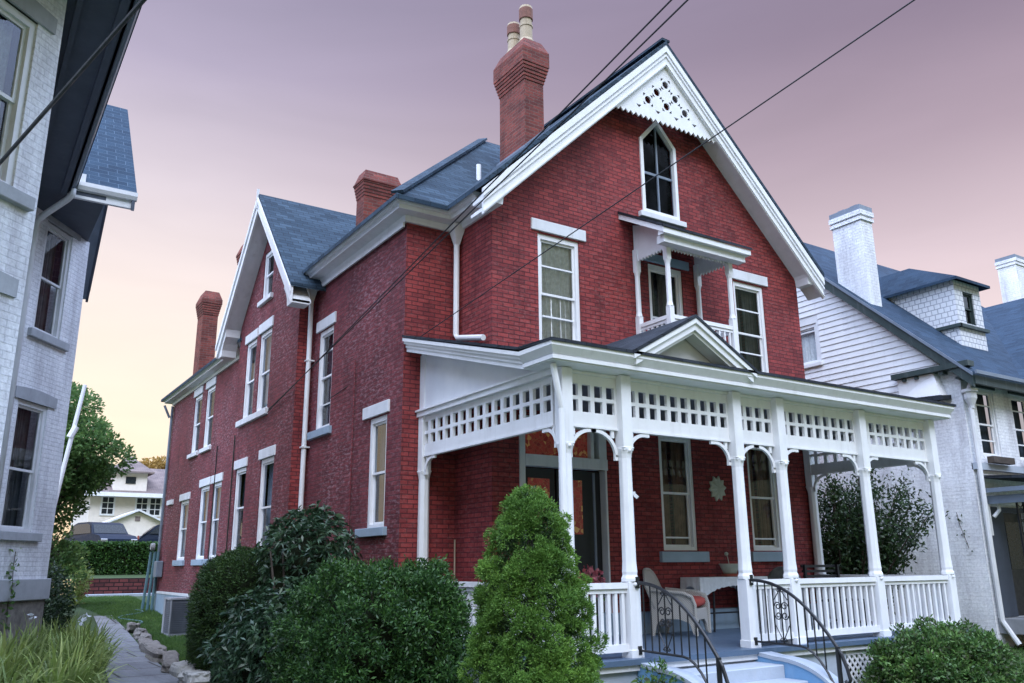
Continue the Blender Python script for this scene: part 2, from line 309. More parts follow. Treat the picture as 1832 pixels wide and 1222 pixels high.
M['cable'] = metal('cable_rubber', (.02,.022,.03), .6)
M['timber'] = paint('pale_timber', (.42,.33,.24), .7, .2)

# ------------------------------------------------------------------ mesh helpers
class MB:
    def __init__(s, T=None): s.v = []; s.f = []; s.T = T
    def add(s, vs, fs):
        b = len(s.v)
        if s.T: vs = [s.T(*p) for p in vs]
        s.v += [tuple(p) for p in vs]; s.f += [tuple(i+b for i in f) for f in fs]; return s
    def box(s, x0, x1, y0, y1, z0, z1):
        return s.add([(x0,y0,z0),(x1,y0,z0),(x1,y1,z0),(x0,y1,z0),(x0,y0,z1),(x1,y0,z1),(x1,y1,z1),(x0,y1,z1)],
                     [(0,3,2,1),(4,5,6,7),(0,1,5,4),(1,2,6,5),(2,3,7,6),(3,0,4,7)])
    def prism(s, poly, ax, a, b):   # poly in the other two coordinates
        mk = {'x': lambda p, q: (q, p[0], p[1]), 'y': lambda p, q: (p[0], q, p[1]), 'z': lambda p, q: (p[0], p[1], q)}[ax]
        n = len(poly)
        return s.add([mk(p, a) for p in poly]+[mk(p, b) for p in poly],
                     [tuple(range(n)), tuple(range(2*n-1, n-1, -1))]+[(i, (i+1) % n, n+(i+1) % n, n+i) for i in range(n)])
    def slab(s, pts, dz):           # a sloping sheet with vertical thickness dz below
        n = len(pts)
        return s.add(list(pts)+[(p[0], p[1], p[2]-dz) for p in pts],
                     [tuple(range(n)), tuple(range(2*n-1, n-1, -1))]+[(i, (i+1) % n, n+(i+1) % n, n+i) for i in range(n)])
    def beam(s, p, q, wdt, hgt, upv=(0,0,1)):
        p, q = Vector(p), Vector(q); d = (q-p).normalized(); a = d.cross(Vector(upv))
        if a.length < 1e-4: a = d.cross(Vector((1,0,0)))
        a.normalize(); b = a.cross(d).normalized(); a *= wdt/2; b *= hgt/2
        vs = [p-a-b, p+a-b, p+a+b, p-a+b, q-a-b, q+a-b, q+a+b, q-a+b]
        return s.add(vs, [(0,3,2,1),(4,5,6,7),(0,1,5,4),(1,2,6,5),(2,3,7,6),(3,0,4,7)])
    def tube(s, pts, r, n=8, cap=True):
        pts = [Vector(p) for p in pts]; rr = r if isinstance(r, (list, tuple)) else [r]*len(pts)
        vs = []; ref = None
        for i, p in enumerate(pts):
            d = (pts[min(i+1, len(pts)-1)]-pts[max(i-1, 0)]).normalized()
            if ref is None: ref = d.orthogonal().normalized()
            a = (ref-d*ref.dot(d)); a = a.normalized() if a.length > 1e-5 else d.orthogonal().normalized(); ref = a; b = d.cross(a)
            vs += [p+(a*math.cos(2*math.pi*k/n)+b*math.sin(2*math.pi*k/n))*rr[i] for k in range(n)]
        fs = [(i*n+k, i*n+(k+1) % n, (i+1)*n+(k+1) % n, (i+1)*n+k) for i in range(len(pts)-1) for k in range(n)]
        if cap: fs += [tuple(range(n-1, -1, -1)), tuple(range((len(pts)-1)*n, len(pts)*n))]
        return s.add(vs, fs)
    def lathe(s, prof, c=(0,0,0), n=16, rot=0):   # prof: (radius, z)
        vs = []; 
        for r_, z in prof: vs += [(c[0]+r_*math.cos(2*math.pi*k/n+rot), c[1]+r_*math.sin(2*math.pi*k/n+rot), c[2]+z) for k in range(n)]
        m_ = len(prof)
        fs = [(i*n+k, i*n+(k+1) % n, (i+1)*n+(k+1) % n, (i+1)*n+k) for i in range(m_-1) for k in range(n)]
        fs += [tuple(range(n-1, -1, -1)), tuple(range((m_-1)*n, m_*n))]
        return s.add(vs, fs)
    def sweep(s, path, prof, closed=False):
        # path: xy points along a wall, the outside on the right-hand side of travel; prof: closed loop of (out, z)
        P = [Vector((p[0], p[1])) for p in path]; n = len(P); k = len(prof); vs = []
        for i in range(n):
            d0 = (P[i]-P[i-1]).normalized() if i > 0 else None; d1 = (P[i+1]-P[i]).normalized() if i < n-1 else None
            n0 = Vector((d0.y, -d0.x)) if d0 else None; n1 = Vector((d1.y, -d1.x)) if d1 else None
            if n0 and n1: mi = (n0+n1)/(1+n0.dot(n1))
            else: mi = n0 or n1
            vs += [(P[i].x+mi.x*o_, P[i].y+mi.y*o_, z) for o_, z in prof]
        fs = [(i*k+j, i*k+(j+1) % k, (i+1)*k+(j+1) % k, (i+1)*k+j) for i in range(n-1) for j in range(k)]
        fs += [tuple(range(k-1, -1, -1)), tuple(range((n-1)*k, n*k))]
        return s.add(vs, fs)
    def build(s, name, mat, parent=None, smooth=False, bev=0, recalc=True):
        me = bpy.data.meshes.new(name); bm = bmesh.new()
        bv = [bm.verts.new(p) for p in s.v]
        for f in s.f:
            try: bm.faces.new([bv[i] for i in f])
            except ValueError: pass
        bm.normal_update()
        if recalc: bmesh.ops.recalc_face_normals(bm, faces=bm.faces[:])
        if bev: bmesh.ops.bevel(bm, geom=[e for e in bm.edges if len(e.link_faces) == 2 and e.calc_face_angle(0) > .5], offset=bev, segments=1, affect='EDGES', clamp_overlap=True)
        uvs(bm)
        for f in bm.faces: f.smooth = smooth
        bm.to_mesh(me); bm.free(); me.materials.append(mat)
        return link(name, me, parent)
def uvs(bm):
    l = bm.loops.layers.uv.new('UVMap'); Z = Vector((0,0,1))
    bm.normal_update()
    for f in bm.faces:
        n = f.normal
        if abs(n.z) > .995 or n.length < .5: t, b = Vector((1,0,0)), Vector((0,1,0))
        else:
            t = Z.cross(n).normalized(); b = n.cross(t)
            if abs(n.x) > abs(n.y): t = t*(1 if t.y > 0 else -1)
            else: t = t*(1 if t.x > 0 else -1)
        for lp in f.loops: lp[l].uv = (lp.vert.co.dot(t), lp.vert.co.dot(b))
LOCAL = set()       # things whose parts are modelled in the thing's own coordinates
def world(o): return (world(o.parent) @ o.matrix_parent_inverse @ o.matrix_basis) if o.parent else o.matrix_basis.copy()
def link(name, me, parent=None):
    o = bpy.data.objects.new(name, me); COL.objects.link(o)
    if parent:
        o.parent = parent; q = parent
        while q.parent: q = q.parent
        if q.name not in LOCAL: o.matrix_parent_inverse = world(parent).inverted()
    return o
def thing(name, label, cat, loc=(0,0,0), rz=0, group=None):
    o = bpy.data.objects.new(name, None); COL.objects.link(o); o.location = loc; o.rotation_euler = (0,0,rz); o.empty_display_size = .2
    return tag(o, label, cat, group)
def tag(o, label, cat, group=None, kind=None):
    if label: o['label'] = label
    if cat: o['category'] = cat
    if group: o['group'] = group
    if kind: o['kind'] = kind
    return o
def struct(o): o['kind'] = 'structure'; return o
def holed(outer, holes, place, depth_place=None, depth=.14):
    """flat wall with openings: triangles for the face, quads for the reveals. Returns (verts, faces)."""
    bm = bmesh.new(); loops = [outer]+holes; es = []
    for L in loops:
        vs = [bm.verts.new((p[0], p[1], 0)) for p in L]
        for i in range(len(vs)): es.append(bm.edges.new((vs[i], vs[(i+1) % len(vs)])))
    bmesh.ops.triangle_fill(bm, use_beauty=True, use_dissolve=False, edges=es)
    bm.verts.index_update()
    V = [place(v.co.x, v.co.y, 0) for v in bm.verts]; Fs = [tuple(v.index for v in f.verts) for f in bm.faces]
    bm.free()
    for L in holes:
        b = len(V); n = len(L)
        V += [place(p[0], p[1], 0) for p in L]+[place(p[0], p[1], -depth) for p in L]
        Fs += [(b+i, b+(i+1) % n, b+n+(i+1) % n, b+n+i) for i in range(n)]
    return V, Fs
def plate(mb, outer, holes, place, th):
    """a board of thickness th with holes through it"""
    V, Fs = holed(outer, holes, place, depth=th)
    mb2 = MB(); mb.add(V, Fs)
    V2, F2 = holed(outer, holes, lambda u, z, d: place(u, z, d-th), depth=0)
    nf = sum(len(h) for h in holes)
    mb.add(V2[:len(outer)+nf], [f for f in F2 if len(f) == 3 and max(f) < len(outer)+nf])
    n = len(outer); mb.add([place(p[0], p[1], 0) for p in outer]+[place(p[0], p[1], -th) for p in outer], [(i, (i+1) % n, n+(i+1) % n, n+i) for i in range(n)])
    return mb
def rect(u0, u1, z0, z1): return [(u0,z0),(u1,z0),(u1,z1),(u0,z1)]
def circ(c, r_, n=12): return [(c[0]+r_*math.cos(2*math.pi*k/n), c[1]+r_*math.sin(2*math.pi*k/n)) for k in range(n)]
# wall frames: (u along the wall, z up, d outward)
def FY(y0): return lambda u, z, d=0: (u, y0-d, z)          # faces -Y
def FX(x0): return lambda u, z, d=0: (x0-d, u, z)          # faces -X
def FD(p, head):                                           # a wall running along a compass heading, outside on the right of travel
    t = (math.sin(R(head)), math.cos(R(head))); n = (t[1], -t[0])
    return lambda u, z, d=0: (p[0]+t[0]*u+n[0]*d, p[1]+t[1]*u+n[1]*d, z)
def fbox(mb, W, u0, u1, z0, z1, d0, d1):
    vs = [W(u, z, d) for d in (d0, d1) for (u, z) in ((u0,z0),(u1,z0),(u1,z1),(u0,z1))]
    mb.add(vs, [(0,1,2,3),(7,6,5,4),(0,4,5,1),(1,5,6,2),(2,6,7,3),(3,7,4,0)])

def window(par, W, u0, u1, z0, z1, rails=(), lintel=None, sill=None, curtain='curtain_dim', cur_d=-.32, frame='white', sillmat='sill', vbars=0, cas=.075, lintmat='lintel', half=True, name='window', glass='glass'):
    """sash window: casing frame in the opening, sash, pane, curtain, lintel, sill"""
    fm = MB(); c = cas
    fbox(fm, W, u0, u0+c, z0, z1, -.13, -.025); fbox(fm, W, u1-c, u1, z0, z1, -.13, -.025)
    fbox(fm, W, u0+c, u1-c, z1-c*1.2, z1, -.13, -.027); fbox(fm, W, u0+c, u1-c, z0, z0+c*.8, -.13, -.02)
    f = fm.build(name, M[frame], par)
    zm = (z0+z1)/2 if not rails else rails[0]
    s = MB(); a0, a1, b0, b1 = u0+c, u1-c, z0+c*.8, z1-c*1.2; e = .04
    for (p0, p1, dd) in ((zm, b1, -.06), (b0, zm+e, -.09)):
        fbox(s, W, a0, a0+e, p0, p1, dd-.03, dd); fbox(s, W, a1-e, a1, p0, p1, dd-.03, dd)
        fbox(s, W, a0+e, a1-e, p1-e, p1, dd-.03, dd-.001); fbox(s, W, a0+e, a1-e, p0, p0+e, dd-.03, dd-.001)
    for rz in rails[1:]: fbox(s, W, a0+e, a1-e, rz-.014, rz+.014, -.078, -.05)
    for k in range(vbars):
        uu = a0+(a1-a0)*(k+1)/(vbars+1); fbox(s, W, uu-.012, uu+.012, b0+e, b1-e, -.1, -.074)
    s.build('sash', M[frame], f)
    g = MB(); g.add([W(a0+.01, zm+.01, -.076), W(a1-.01, zm+.01, -.076), W(a1-.01, b1-.01, -.076), W(a0+.01, b1-.01, -.076)], [(0,1,2,3)])
    g.add([W(a0+.01, b0+.01, -.106), W(a1-.01, b0+.01, -.106), W(a1-.01, zm+.03, -.106), W(a0+.01, zm+.03, -.106)], [(0,1,2,3)])
    g.build('pane', M[glass], f, recalc=False)
    if curtain:
        q = MB(); n = 40
        for (s0, s1) in (((a0-.05, a1+.05),) if not half else ((a0-.05, a0+(a1-a0)*.42), (a0+(a1-a0)*.56, a1+.05))):
            vs = []; fs = []
            for i in range(n+1):
                uu = s0+(s1-s0)*i/n; dd = cur_d+.022*math.sin(i*1.35+s0*7)+.01*math.sin(i*.5+1)
                vs += [W(uu, b0-.1, dd), W(uu, b1+.08, dd)]
            q.add(vs, [(2*i, 2*i+2, 2*i+3, 2*i+1) for i in range(n)])
        q.build('curtain', M[curtain], f, smooth=True, recalc=False)
    if lintel:
        l = MB(); fbox(l, W, lintel[0], lintel[1], lintel[2], lintel[3], -.05, .035); l.build('lintel', M[lintmat], f, bev=.008)
    if sill:
        l = MB(); fbox(l, W, sill[0], sill[1], sill[2], sill[3], -.12, .075); l.build('sill', M[sillmat], f, bev=.008)
    return f

# ------------------------------------------------------------------ ground
def zg(x, y):
    def ss(a, b, t): t = min(1, max(0, (t-a)/(b-a))); return t*t*(3-2*t)
    return -.66+.76*ss(11, 26, y)
def terrain():
    xs = sorted(set([-120,-60,-30,-20,-12]+[x*1.0 for x in range(-10, 25, 1)]+[30,45,70,120])); ys = sorted(set([-60,-30,-18]+[y*1.0 for y in range(-14, 27, 1)]))
    mb = MB(); nx = len(xs); 
    mb.add([(x, y, zg(x, y)) for y in ys for x in xs], [(j*nx+i, j*nx+i+1, (j+1)*nx+i+1, (j+1)*nx+i) for j in range(len(ys)-1) for i in range(nx-1)])
    struct(mb.build('ground', M['lawn'], smooth=True, recalc=False))
    mb = MB(); mb.add([(-120,25.6,.70),(120,25.6,.70),(120,30,1.0),(-120,30,1.0),(-120,36,1.75),(120,36,1.75),(120,60,2.3),(-120,60,2.3),(-400,600,14),(400,600,14)], [(0,1,2,3),(3,2,5,4),(4,5,6,7),(7,6,9,8)])
    struct(mb.build('upper_lawn', M['lawn'], recalc=False))
    # worn walk at the left, between the planting bed and the stone edging
    L = [(-5.2,-8),(-4.9,0),(-4.55,3.6),(-4.15,7),(-3.7,11),(-3.1,15.5),(-2.9,18)]; Rr = [(-3.7,-8),(-3.6,0),(-3.5,3.6),(-3.3,6.4),(-2.95,10),(-2.5,15),(-2.4,18)]
    mb = MB(); n = len(L)
    mb.add([(p[0], p[1], zg(*p)+.025) for p in L]+[(p[0], p[1], zg(*p)+.025) for p in Rr], [(i, n+i, n+i+1, i+1) for i in range(n-1)])
    struct(mb.build('walk', M['walkway'], recalc=False))
terrain()

# ------------------------------------------------------------------ the red brick house
WD, AX, BY, WX, WY0, WY1, GY = 7.72, -.99, 1.17, -1.31, 5.57, 10.0, 19.0
H = thing('brick_house', 'tall red brick Victorian house with white fretwork porch and steep front gable', 'house', (WD/2, 8, -.6))
front, side, wing, setb = FY(0), FX(AX), FX(WX), FY(BY)
def wall_part(V, Fs, mat): 
    mb = MB(); mb.add(V, Fs); return mb.build('wall', mat, H)
goth = [(3.42,7.6),(4.30,7.6),(4.30,9.12),(3.86,9.6),(3.42,9.12)]
V, Fs = holed([(0,-.3),(WD,-.3),(WD,7.0),(3.86,10.75),(0,7.0)],
    [rect(.93,1.82,4.62,6.62), rect(5.74,6.63,4.62,6.62), goth, rect(3.45,4.32,4.5,6.55), rect(3.48,4.3,1.3,3.34), rect(5.74,6.56,1.3,3.34), rect(.5,2.26,-.05,3.4)], front)
fw = wall_part(V, Fs, M['brick'])
mb = MB(); mb.add([(0,0,-.3),(0,BY,-.3),(0,BY,7.0),(0,0,7.0)], [(0,1,2,3)]); mb.add([(AX,BY,-.3),(0,BY,-.3),(0,BY,7.0),(AX,BY,7.0)], [(0,1,2,3)])
mb.add([(WX,WY0,-.3),(AX,WY0,-.3),(AX,WY0,7.3),(WX,WY0,7.3)], [(0,1,2,3)]); mb.add([(WD,0,-.3),(WD,GY,-.3),(WD,GY,7.0),(WD,0,7.0)], [(0,1,2,3)])
mb.add([(AX,GY,-.3),(WD,GY,-.3),(WD,GY,6.6),(AX,GY,6.6)], [(0,1,2,3)]); mb.add([(WX,WY1,-.3),(AX,WY1,-.3),(AX,WY1,7.3),(WX,WY1,7.3)], [(0,1,2,3)])
mb.build('wall', M['brick'], H, recalc=False)
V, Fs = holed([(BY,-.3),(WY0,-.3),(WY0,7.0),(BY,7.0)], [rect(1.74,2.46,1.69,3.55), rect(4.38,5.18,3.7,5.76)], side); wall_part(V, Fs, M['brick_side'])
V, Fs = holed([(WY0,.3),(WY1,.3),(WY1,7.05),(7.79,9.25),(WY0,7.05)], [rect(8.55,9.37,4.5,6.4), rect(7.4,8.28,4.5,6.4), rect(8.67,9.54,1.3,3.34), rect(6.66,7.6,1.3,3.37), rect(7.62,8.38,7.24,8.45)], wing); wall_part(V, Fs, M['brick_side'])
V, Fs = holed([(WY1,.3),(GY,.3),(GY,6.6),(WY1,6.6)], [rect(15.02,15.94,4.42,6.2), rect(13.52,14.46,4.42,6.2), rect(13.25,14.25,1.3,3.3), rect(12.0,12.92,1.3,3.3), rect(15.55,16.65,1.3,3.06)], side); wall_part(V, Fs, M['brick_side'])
# stone-painted foundation
mb = MB(); mb.sweep([(WD+.03,-.02),(0,-.02),(0,BY),(AX,BY),(AX,WY0),(WX,WY0),(WX,WY1),(AX,WY1),(AX,GY)][::-1], [(-.1,-1.2),(.035,-1.2),(.035,.30),(-.1,.33)])
mb.build('foundation', M['sill'], H)
mb = MB(); mb.sweep([(AX,BY),(AX,WY0),(WX,WY0),(WX,WY1),(AX,WY1),(AX,GY)][::-1], [(.0,.30),(.05,.30),(.05,.37),(.0,.37)]); mb.build('foundation_cap', M['lintel'], H)

# windows of the front
window(H, front, .93, 1.82, 4.62, 6.62, (5.53, 6.05, 5.15), (.79, 1.97, 6.65, 6.86), (.8, 1.95, 4.5, 4.62), 'curtain', -.128, half=False)
window(H, front, 5.74, 6.63, 4.62, 6.62, (5.53, 6.05, 5.15), (5.6, 6.77, 6.65, 6.86), (5.6, 6.77, 4.5, 4.62), 'curtain_dim', -.24)
window(H, front, 3.48, 4.3, 1.3, 3.34, (2.27, 1.52), None, (3.37, 4.5, 1.1, 1.28), 'curtain_tan', -.2)
window(H, front, 5.74, 6.56, 1.3, 3.34, (2.27, 1.52), None, (5.63, 6.68, 1.1, 1.28), 'curtain_tan', -.2)
window(H, front, 3.45, 4.32, 4.5, 6.55, (5.5,), (3.3, 4.5, 6.58, 6.75), None, 'curtain_dim', -.3, lintmat='sill', name='balcony_door')
# side and wing windows
window(H, side, 1.74, 2.46, 1.69, 3.55, (2.58,), (1.64, 2.71, 3.57, 3.78), (1.62, 2.76, 1.55, 1.69), 'curtain_dim', -.22, glass='dim_glass')
window(H, side, 4.38, 5.18, 3.7, 5.76, (4.75, 5.3, 4.2), (4.27, 5.3, 5.77, 6.0), (4.25, 5.4, 3.55, 3.7), 'curtain_dim', -.22, glass='dim_glass')
window(H, wing, 8.55, 9.37, 4.5, 6.4, (5.4,), (8.46, 9.45, 6.4, 6.62), (8.46, 9.62, 4.36, 4.5), 'curtain', -.22, sillmat='lintel', glass='dim_glass')
window(H, wing, 7.4, 8.28, 4.5, 6.4, (5.4,), (7.32, 8.36, 6.4, 6.64), (7.3, 8.45, 4.36, 4.5), 'curtain', -.22, sillmat='lintel', glass='dim_glass')
window(H, wing, 8.67, 9.54, 1.3, 3.34, (2.4,), (8.6, 9.62, 3.34, 3.55), (8.6, 9.62, 1.15, 1.3), 'curtain_dim', -.22, glass='dim_glass')
window(H, wing, 6.66, 7.6, 1.3, 3.37, (2.3,), (6.58, 7.68, 3.37, 3.59), (6.58, 7.68, 1.15, 1.3), 'curtain', -.22, glass='dim_glass')
window(H, wing, 7.62, 8.38, 7.24, 8.45, (7.85,), None, (7.5, 8.5, 7.12, 7.24), 'curtain_dim', -.22, sillmat='lintel', glass='dim_glass')
for u0, u1 in ((15.02,15.94),(13.52,14.46)):
    window(H, side, u0, u1, 4.42, 6.2, (5.3,), (u0-.08, u1+.08, 6.2, 6.42), (u0-.1, u1+.12, 4.3, 4.42), 'curtain_dim', -.22, sillmat='lintel', glass='dim_glass')
for u0, u1 in ((13.25,14.25),(12.0,12.92)):
    window(H, side, u0, u1, 1.3, 3.3, (2.3,), (u0-.1, u1+.1, 3.3, 3.52), (u0-.1, u1+.12, 1.14, 1.3), 'curtain', -.2, glass='dim_glass')
window(H, side, 15.55, 16.65, 1.3, 3.06, (2.2,), (15.45, 16.75, 3.06, 3.27), (15.45, 16.75, 1.14, 1.3), 'curtain', -.2, glass='dim_glass')
mb = MB(); fbox(mb, side, 17.7, 18.5, 3.05, 3.2, -.02, .05); mb.build('wall_vent', M['lintel'], H)
# gothic attic window
fm = MB(); W = front; go = [(3.42,7.6),(4.30,7.6),(4.30,9.12),(3.86,9.6),(3.42,9.12)]; gi = [(3.46,7.65),(4.26,7.65),(4.26,9.10),(3.86,9.54),(3.46,9.10)]
plate(fm, [(3.385,7.57),(4.335,7.57),(4.335,9.135),(3.86,9.655),(3.385,9.135)], [gi], lambda u, z, d=0: W(u, z, d+.03), .1)
gw = fm.build('attic_window', M['white'], H)
mb = MB(); fbox(mb, W, 3.28, 4.46, 7.45, 7.56, -.05, .09); mb.build('sill', M['lintel'], gw, bev=.008)
mb = MB(); mb.add([W(p[0], p[1], -.05) for p in gi], [(0,1,2,3,4)]); mb.build('pane', M['dim_glass'], gw, recalc=False)
mb = MB(); fbox(mb, W, 3.84, 3.875, 7.67, 9.48, -.05, -.02); fbox(mb, W, 3.48, 3.84, 8.42, 8.47, -.05, -.022); fbox(mb, W, 3.875, 4.24, 8.42, 8.47, -.05, -.022); mb.build('glazing_bars', M['gutter'], gw)
mb = MB(); mb.add([W(u, z, -.35) for u, z in ((3.3,7.5),(4.4,7.5),(4.4,9.7),(3.3,9.7))], [(0,1,2,3)]); mb.build('dark_backing', M['darkin'], gw, recalc=False)  # dark sheet standing for the unlit attic behind the pane

# roofs
SL = .974; E0, EZ = -.39, 7.07
mb = MB(); th = .09
mb.slab([(-.42,-.43,EZ+.02),(3.86,-.43,11.22),(3.86,5.03,11.22),(-.42,.78,EZ+.02)], th)
mb.slab([(8.14,-.43,EZ+.02),(8.14,11,EZ+.02),(3.86,11,11.22),(3.86,-.43,11.22)], th)
mb.slab([(-1.4,.76,EZ+.01),(-.41,.76,EZ+.01),(3.86,5.03,11.21),(2.87,5.03,11.21)], th)
mb.slab([(-1.4,.76,EZ+.01),(2.87,5.03,11.21),(2.87,11,11.21),(-1.0,11,EZ+.40),(-1.0,5.4,EZ+.40),(-1.4,5.4,EZ+.01)], th)
mb.slab([(2.87,5.03,11.21),(3.86,5.03,11.22),(3.86,11,11.22),(2.87,11,11.21)], th)
mb.add([(-1.0,11,EZ-.1),(8.1,11,EZ-.1),(3.86,11,11.2),(2.87,11,11.2)], [(0,1,2,3)])
rf = mb.build('roof', M['roof'], H)
mb = MB(); mb.beam((-1.36,.80,EZ+.06),(2.87,5.03,11.24),.22,.05); mb.beam((3.86,-.43,11.24),(3.86,5.0,11.24),.2,.05); mb.build('ridge_cap', M['roof'], rf)
mb = MB(); wz = lambda y: 9.74-1.067*abs(y-7.8)
mb.slab([(-1.74,4.93,wz(4.93)),(-1.74,7.8,9.74),(2.6,7.8,9.74),(2.6,4.93,wz(4.93))], .08)
mb.slab([(-1.74,7.8,9.74),(-1.74,10.67,wz(10.67)),(2.6,10.67,wz(10.67)),(2.6,7.8,9.74)], .08); mb.build('wing_roof', M['roof'], H)
mb = MB(); mb.slab([(-1.36,9.9,6.68),(-1.36,19.4,6.68),(2.8,15.5,9.6),(2.8,9.9,9.6)], .08); mb.slab([(-1.36,19.4,6.68),(8.1,19.4,6.68),(2.8,15.5,9.6)], .08); mb.slab([(2.8,9.9,9.6),(2.8,15.5,9.6),(8.1,19.4,6.68),(8.1,9.9,6.68)], .08); mb.build('rear_roof', M['roof'], H)
# eaves cornices
prof = [(0,6.79),(.05,6.79),(.07,6.90),(.29,6.90),(.29,6.97),(.34,6.985),(.39,7.06),(.39,7.075),(0,7.075)]
mb = MB(); mb.sweep([(0,-.02),(0,BY),(AX,BY),(AX,WY0)][::-1], prof); mb.build('cornice', M['white'], H)
mb = MB(); mb.sweep([(AX,BY),(AX,WY0-.1)][::-1], [(.04,6.70),(.075,6.70),(.075,6.79),(.04,6.79)]); mb.build('cornice_moulding', M['white2'], H)
prof2 = [(0,6.44),(.05,6.44),(.07,6.52),(.27,6.53),(.27,6.58),(.36,6.66),(.36,6.68),(0,6.68)]
mb = MB(); mb.sweep([(AX,WY1),(AX,GY),(WD,GY)][::-1][1:] if False else [(WD,GY),(AX,GY),(AX,WY1)], prof2); mb.build('cornice', M['white2'], H)
# front bargeboards: face, crown strip, soffit, curved foot
def rake(mb, W2, apex, foot, vd, d0, d1, off=0):
    (ua, za), (uf, zf) = apex, foot
    a = [W2(ua, za-off, d1), W2(uf, zf-off, d1), W2(uf, zf-off-vd, d1), W2(ua, za-off-vd, d1)]; b = [W2(ua, za-off, d0), W2(uf, zf-off, d0), W2(uf, zf-off-vd, d0), W2(ua, za-off-vd, d0)]
    mb.add(a+b, [(0,1,2,3),(7,6,5,4),(0,4,5,1),(1,5,6,2),(2,6,7,3),(3,7,4,0)])
for sgn in (-1, 1):
    foot = (3.86+sgn*4.25, 7.07); ap = (3.86, 11.21-.09+.05)
    mb = MB(); rake(mb, front, (3.86, 11.13), (foot[0], 6.99), .46, .33, .385); b_ = mb.build('bargeboard', M['white'], H)
    mb = MB(); rake(mb, front, (3.86, 11.13), (foot[0]+sgn*.02, 6.97), .15, .386, .425); rake(mb, front, (3.86, 11.13), (foot[0]+sgn*.02, 6.97), .05, .386, .41, .2); rake(mb, front, (3.86, 11.13), (foot[0], 6.99), .035, .386, .405, .40); mb.build('crown_moulding', M['white'], b_)
    mb = MB(); rake(mb, front, (3.86, 11.13), (foot[0], 6.99), .05, -.02, .33, .36); mb.build('soffit', M['white'], b_)
    c = 3.86+sgn*4.25
    mb = MB(); pts = [(c-sgn*.02, 6.80),(c-sgn*.40, 6.80),(c-sgn*.42, 6.95),(c-sgn*.47, 7.06),(c-sgn*.56, 7.16),(c-sgn*.70, 7.27),(c-sgn*.70, 7.36),(c-sgn*.02, 6.70+.2)]
    mb.prism([(p[0], p[1]) for p in pts], 'y', -.33, -.005); mb.build('eave_bracket', M['white'], b_)
# pierced panel in the gable peak
mb = MB(); zb = 9.43; hb = (10.72-zb)/SL
outer = []; nt_ = 21; x0, x1 = 3.86-hb, 3.86+hb
for i in range(nt_):
    xa = x0+(x1-x0)*i/nt_; xb = x0+(x1-x0)*(i+1)/nt_
    outer += [(xa, zb), ((xa+xb)/2, zb-.075)]
outer += [(x1, zb), (3.86, 10.72)]
holes = []
for row, zc in ((1, 10.27), (2, 10.03), (3, 9.79)):
    for k in range(row): holes.append(circ((3.86+(k-(row-1)/2)*.49, zc), .082))
for k in range(4): 
    xx = 3.86+(k-1.5)*.49
    holes.append([(xx-.07, 9.62),(xx, 9.55),(xx+.07, 9.62)])
plate(mb, outer, holes, lambda u, z, d=0: front(u, z, d+.335), .03); gp = mb.build('gable_panel', M['white'], H)
mb = MB()
for row, zc in ((1, 10.27), (2, 10.03), (3, 9.79)):
    for k in range(row):
        for a in (-1, 1):
            for b in (-1, 1):
                xx = 3.86+(k-(row-1)/2)*.49; mb.add([front(xx+a*.12, zc+b*.12, .337), front(xx+a*.055, zc+b*.12, .337), front(xx+a*.12, zc+b*.055, .337)], [(0,1,2)])
mb.build('painted_piercing', M['darkin'], gp, recalc=False)  # flat dark triangles painted for the shade in the corner cut-outs
# wing bargeboards (overhang from x=-1.31 to -1.73)
for sgn in (-1, 1):
    foot = (7.8+sgn*2.85, 9.66-1.067*2.85)
    mb = MB(); rake(mb, wing, (7.8, 9.66), foot, .36, .37, .42); b_ = mb.build('bargeboard', M['white'], H)
    mb = MB(); rake(mb, wing, (7.8, 9.66), (foot[0]+sgn*.02, foot[1]-.02), .13, .421, .455); mb.build('crown_moulding', M['white'], b_)
    mb = MB(); rake(mb, wing, (7.8, 9.66), foot, .05, -.02, .37, .28); mb.build('soffit', M['white2'], b_)
    c = foot[0]; z0 = foot[1]
    mb = MB(); mb.prism([(c, z0-.36),(c-sgn*.34, z0-.36),(c-sgn*.36, z0-.2),(c-sgn*.45, z0-.05),(c-sgn*.6, z0+.1),(c-sgn*.6, z0+.3),(c, z0-.28)], 'x', WX-.37, WX-.01); mb.build('eave_bracket', M['white2'], b_)
mb = MB(); mb.beam((-1.75, 7.8, 9.35), (-1.75, 7.8, 9.85), .05, .05); mb.build('gable_finial', M['white2'], H)
# downspouts with funnel heads
mb = MB(); mb.lathe([(.17,.0),(.17,.06),(.05,-.34),(.045,-.36)][::-1], (-1.12, 5.42, 6.80), 4, R(45)); mb.tube([(-1.12,5.42,6.5),(-1.10,5.45,5.5),(-1.09,5.47,3),(-1.09,5.47,-.55)], .05, 10)
for z in (5.2, 3.4, 1.6): mb.box(-1.16,-.98,5.40,5.54,z,z+.03)
mb.build('downspout', M['white'], H)
mb = MB(); mb.lathe([(.16,.05),(.16,0),(.05,-.33),(.045,-.36)][::-1], (.02-.12, 1.0, 6.82), 4, R(45)); mb.tube([(-.10,1.0,6.5),(-.10,1.0,4.87),(-.10,.92,4.80),(-.10,.1,4.62)], .05, 10); mb.build('downspout', M['white'], H)
mb = MB(); mb.tube([(-1.05,18.93,6.4),(-1.05,18.93,.3)], .045, 8); mb.tube([(-1.32,18.9,6.4),(-1.25,18.9,6.25),(-1.12,18.93,6.0)], .04, 8); mb.build('downspout', M['gutter'], H)
mb = MB(); mb.tube([(-1.03,3.12,4.75),(-1.03,3.12,.3)], .018, 6); mb.build('conduit', M['brick_side'], H); 
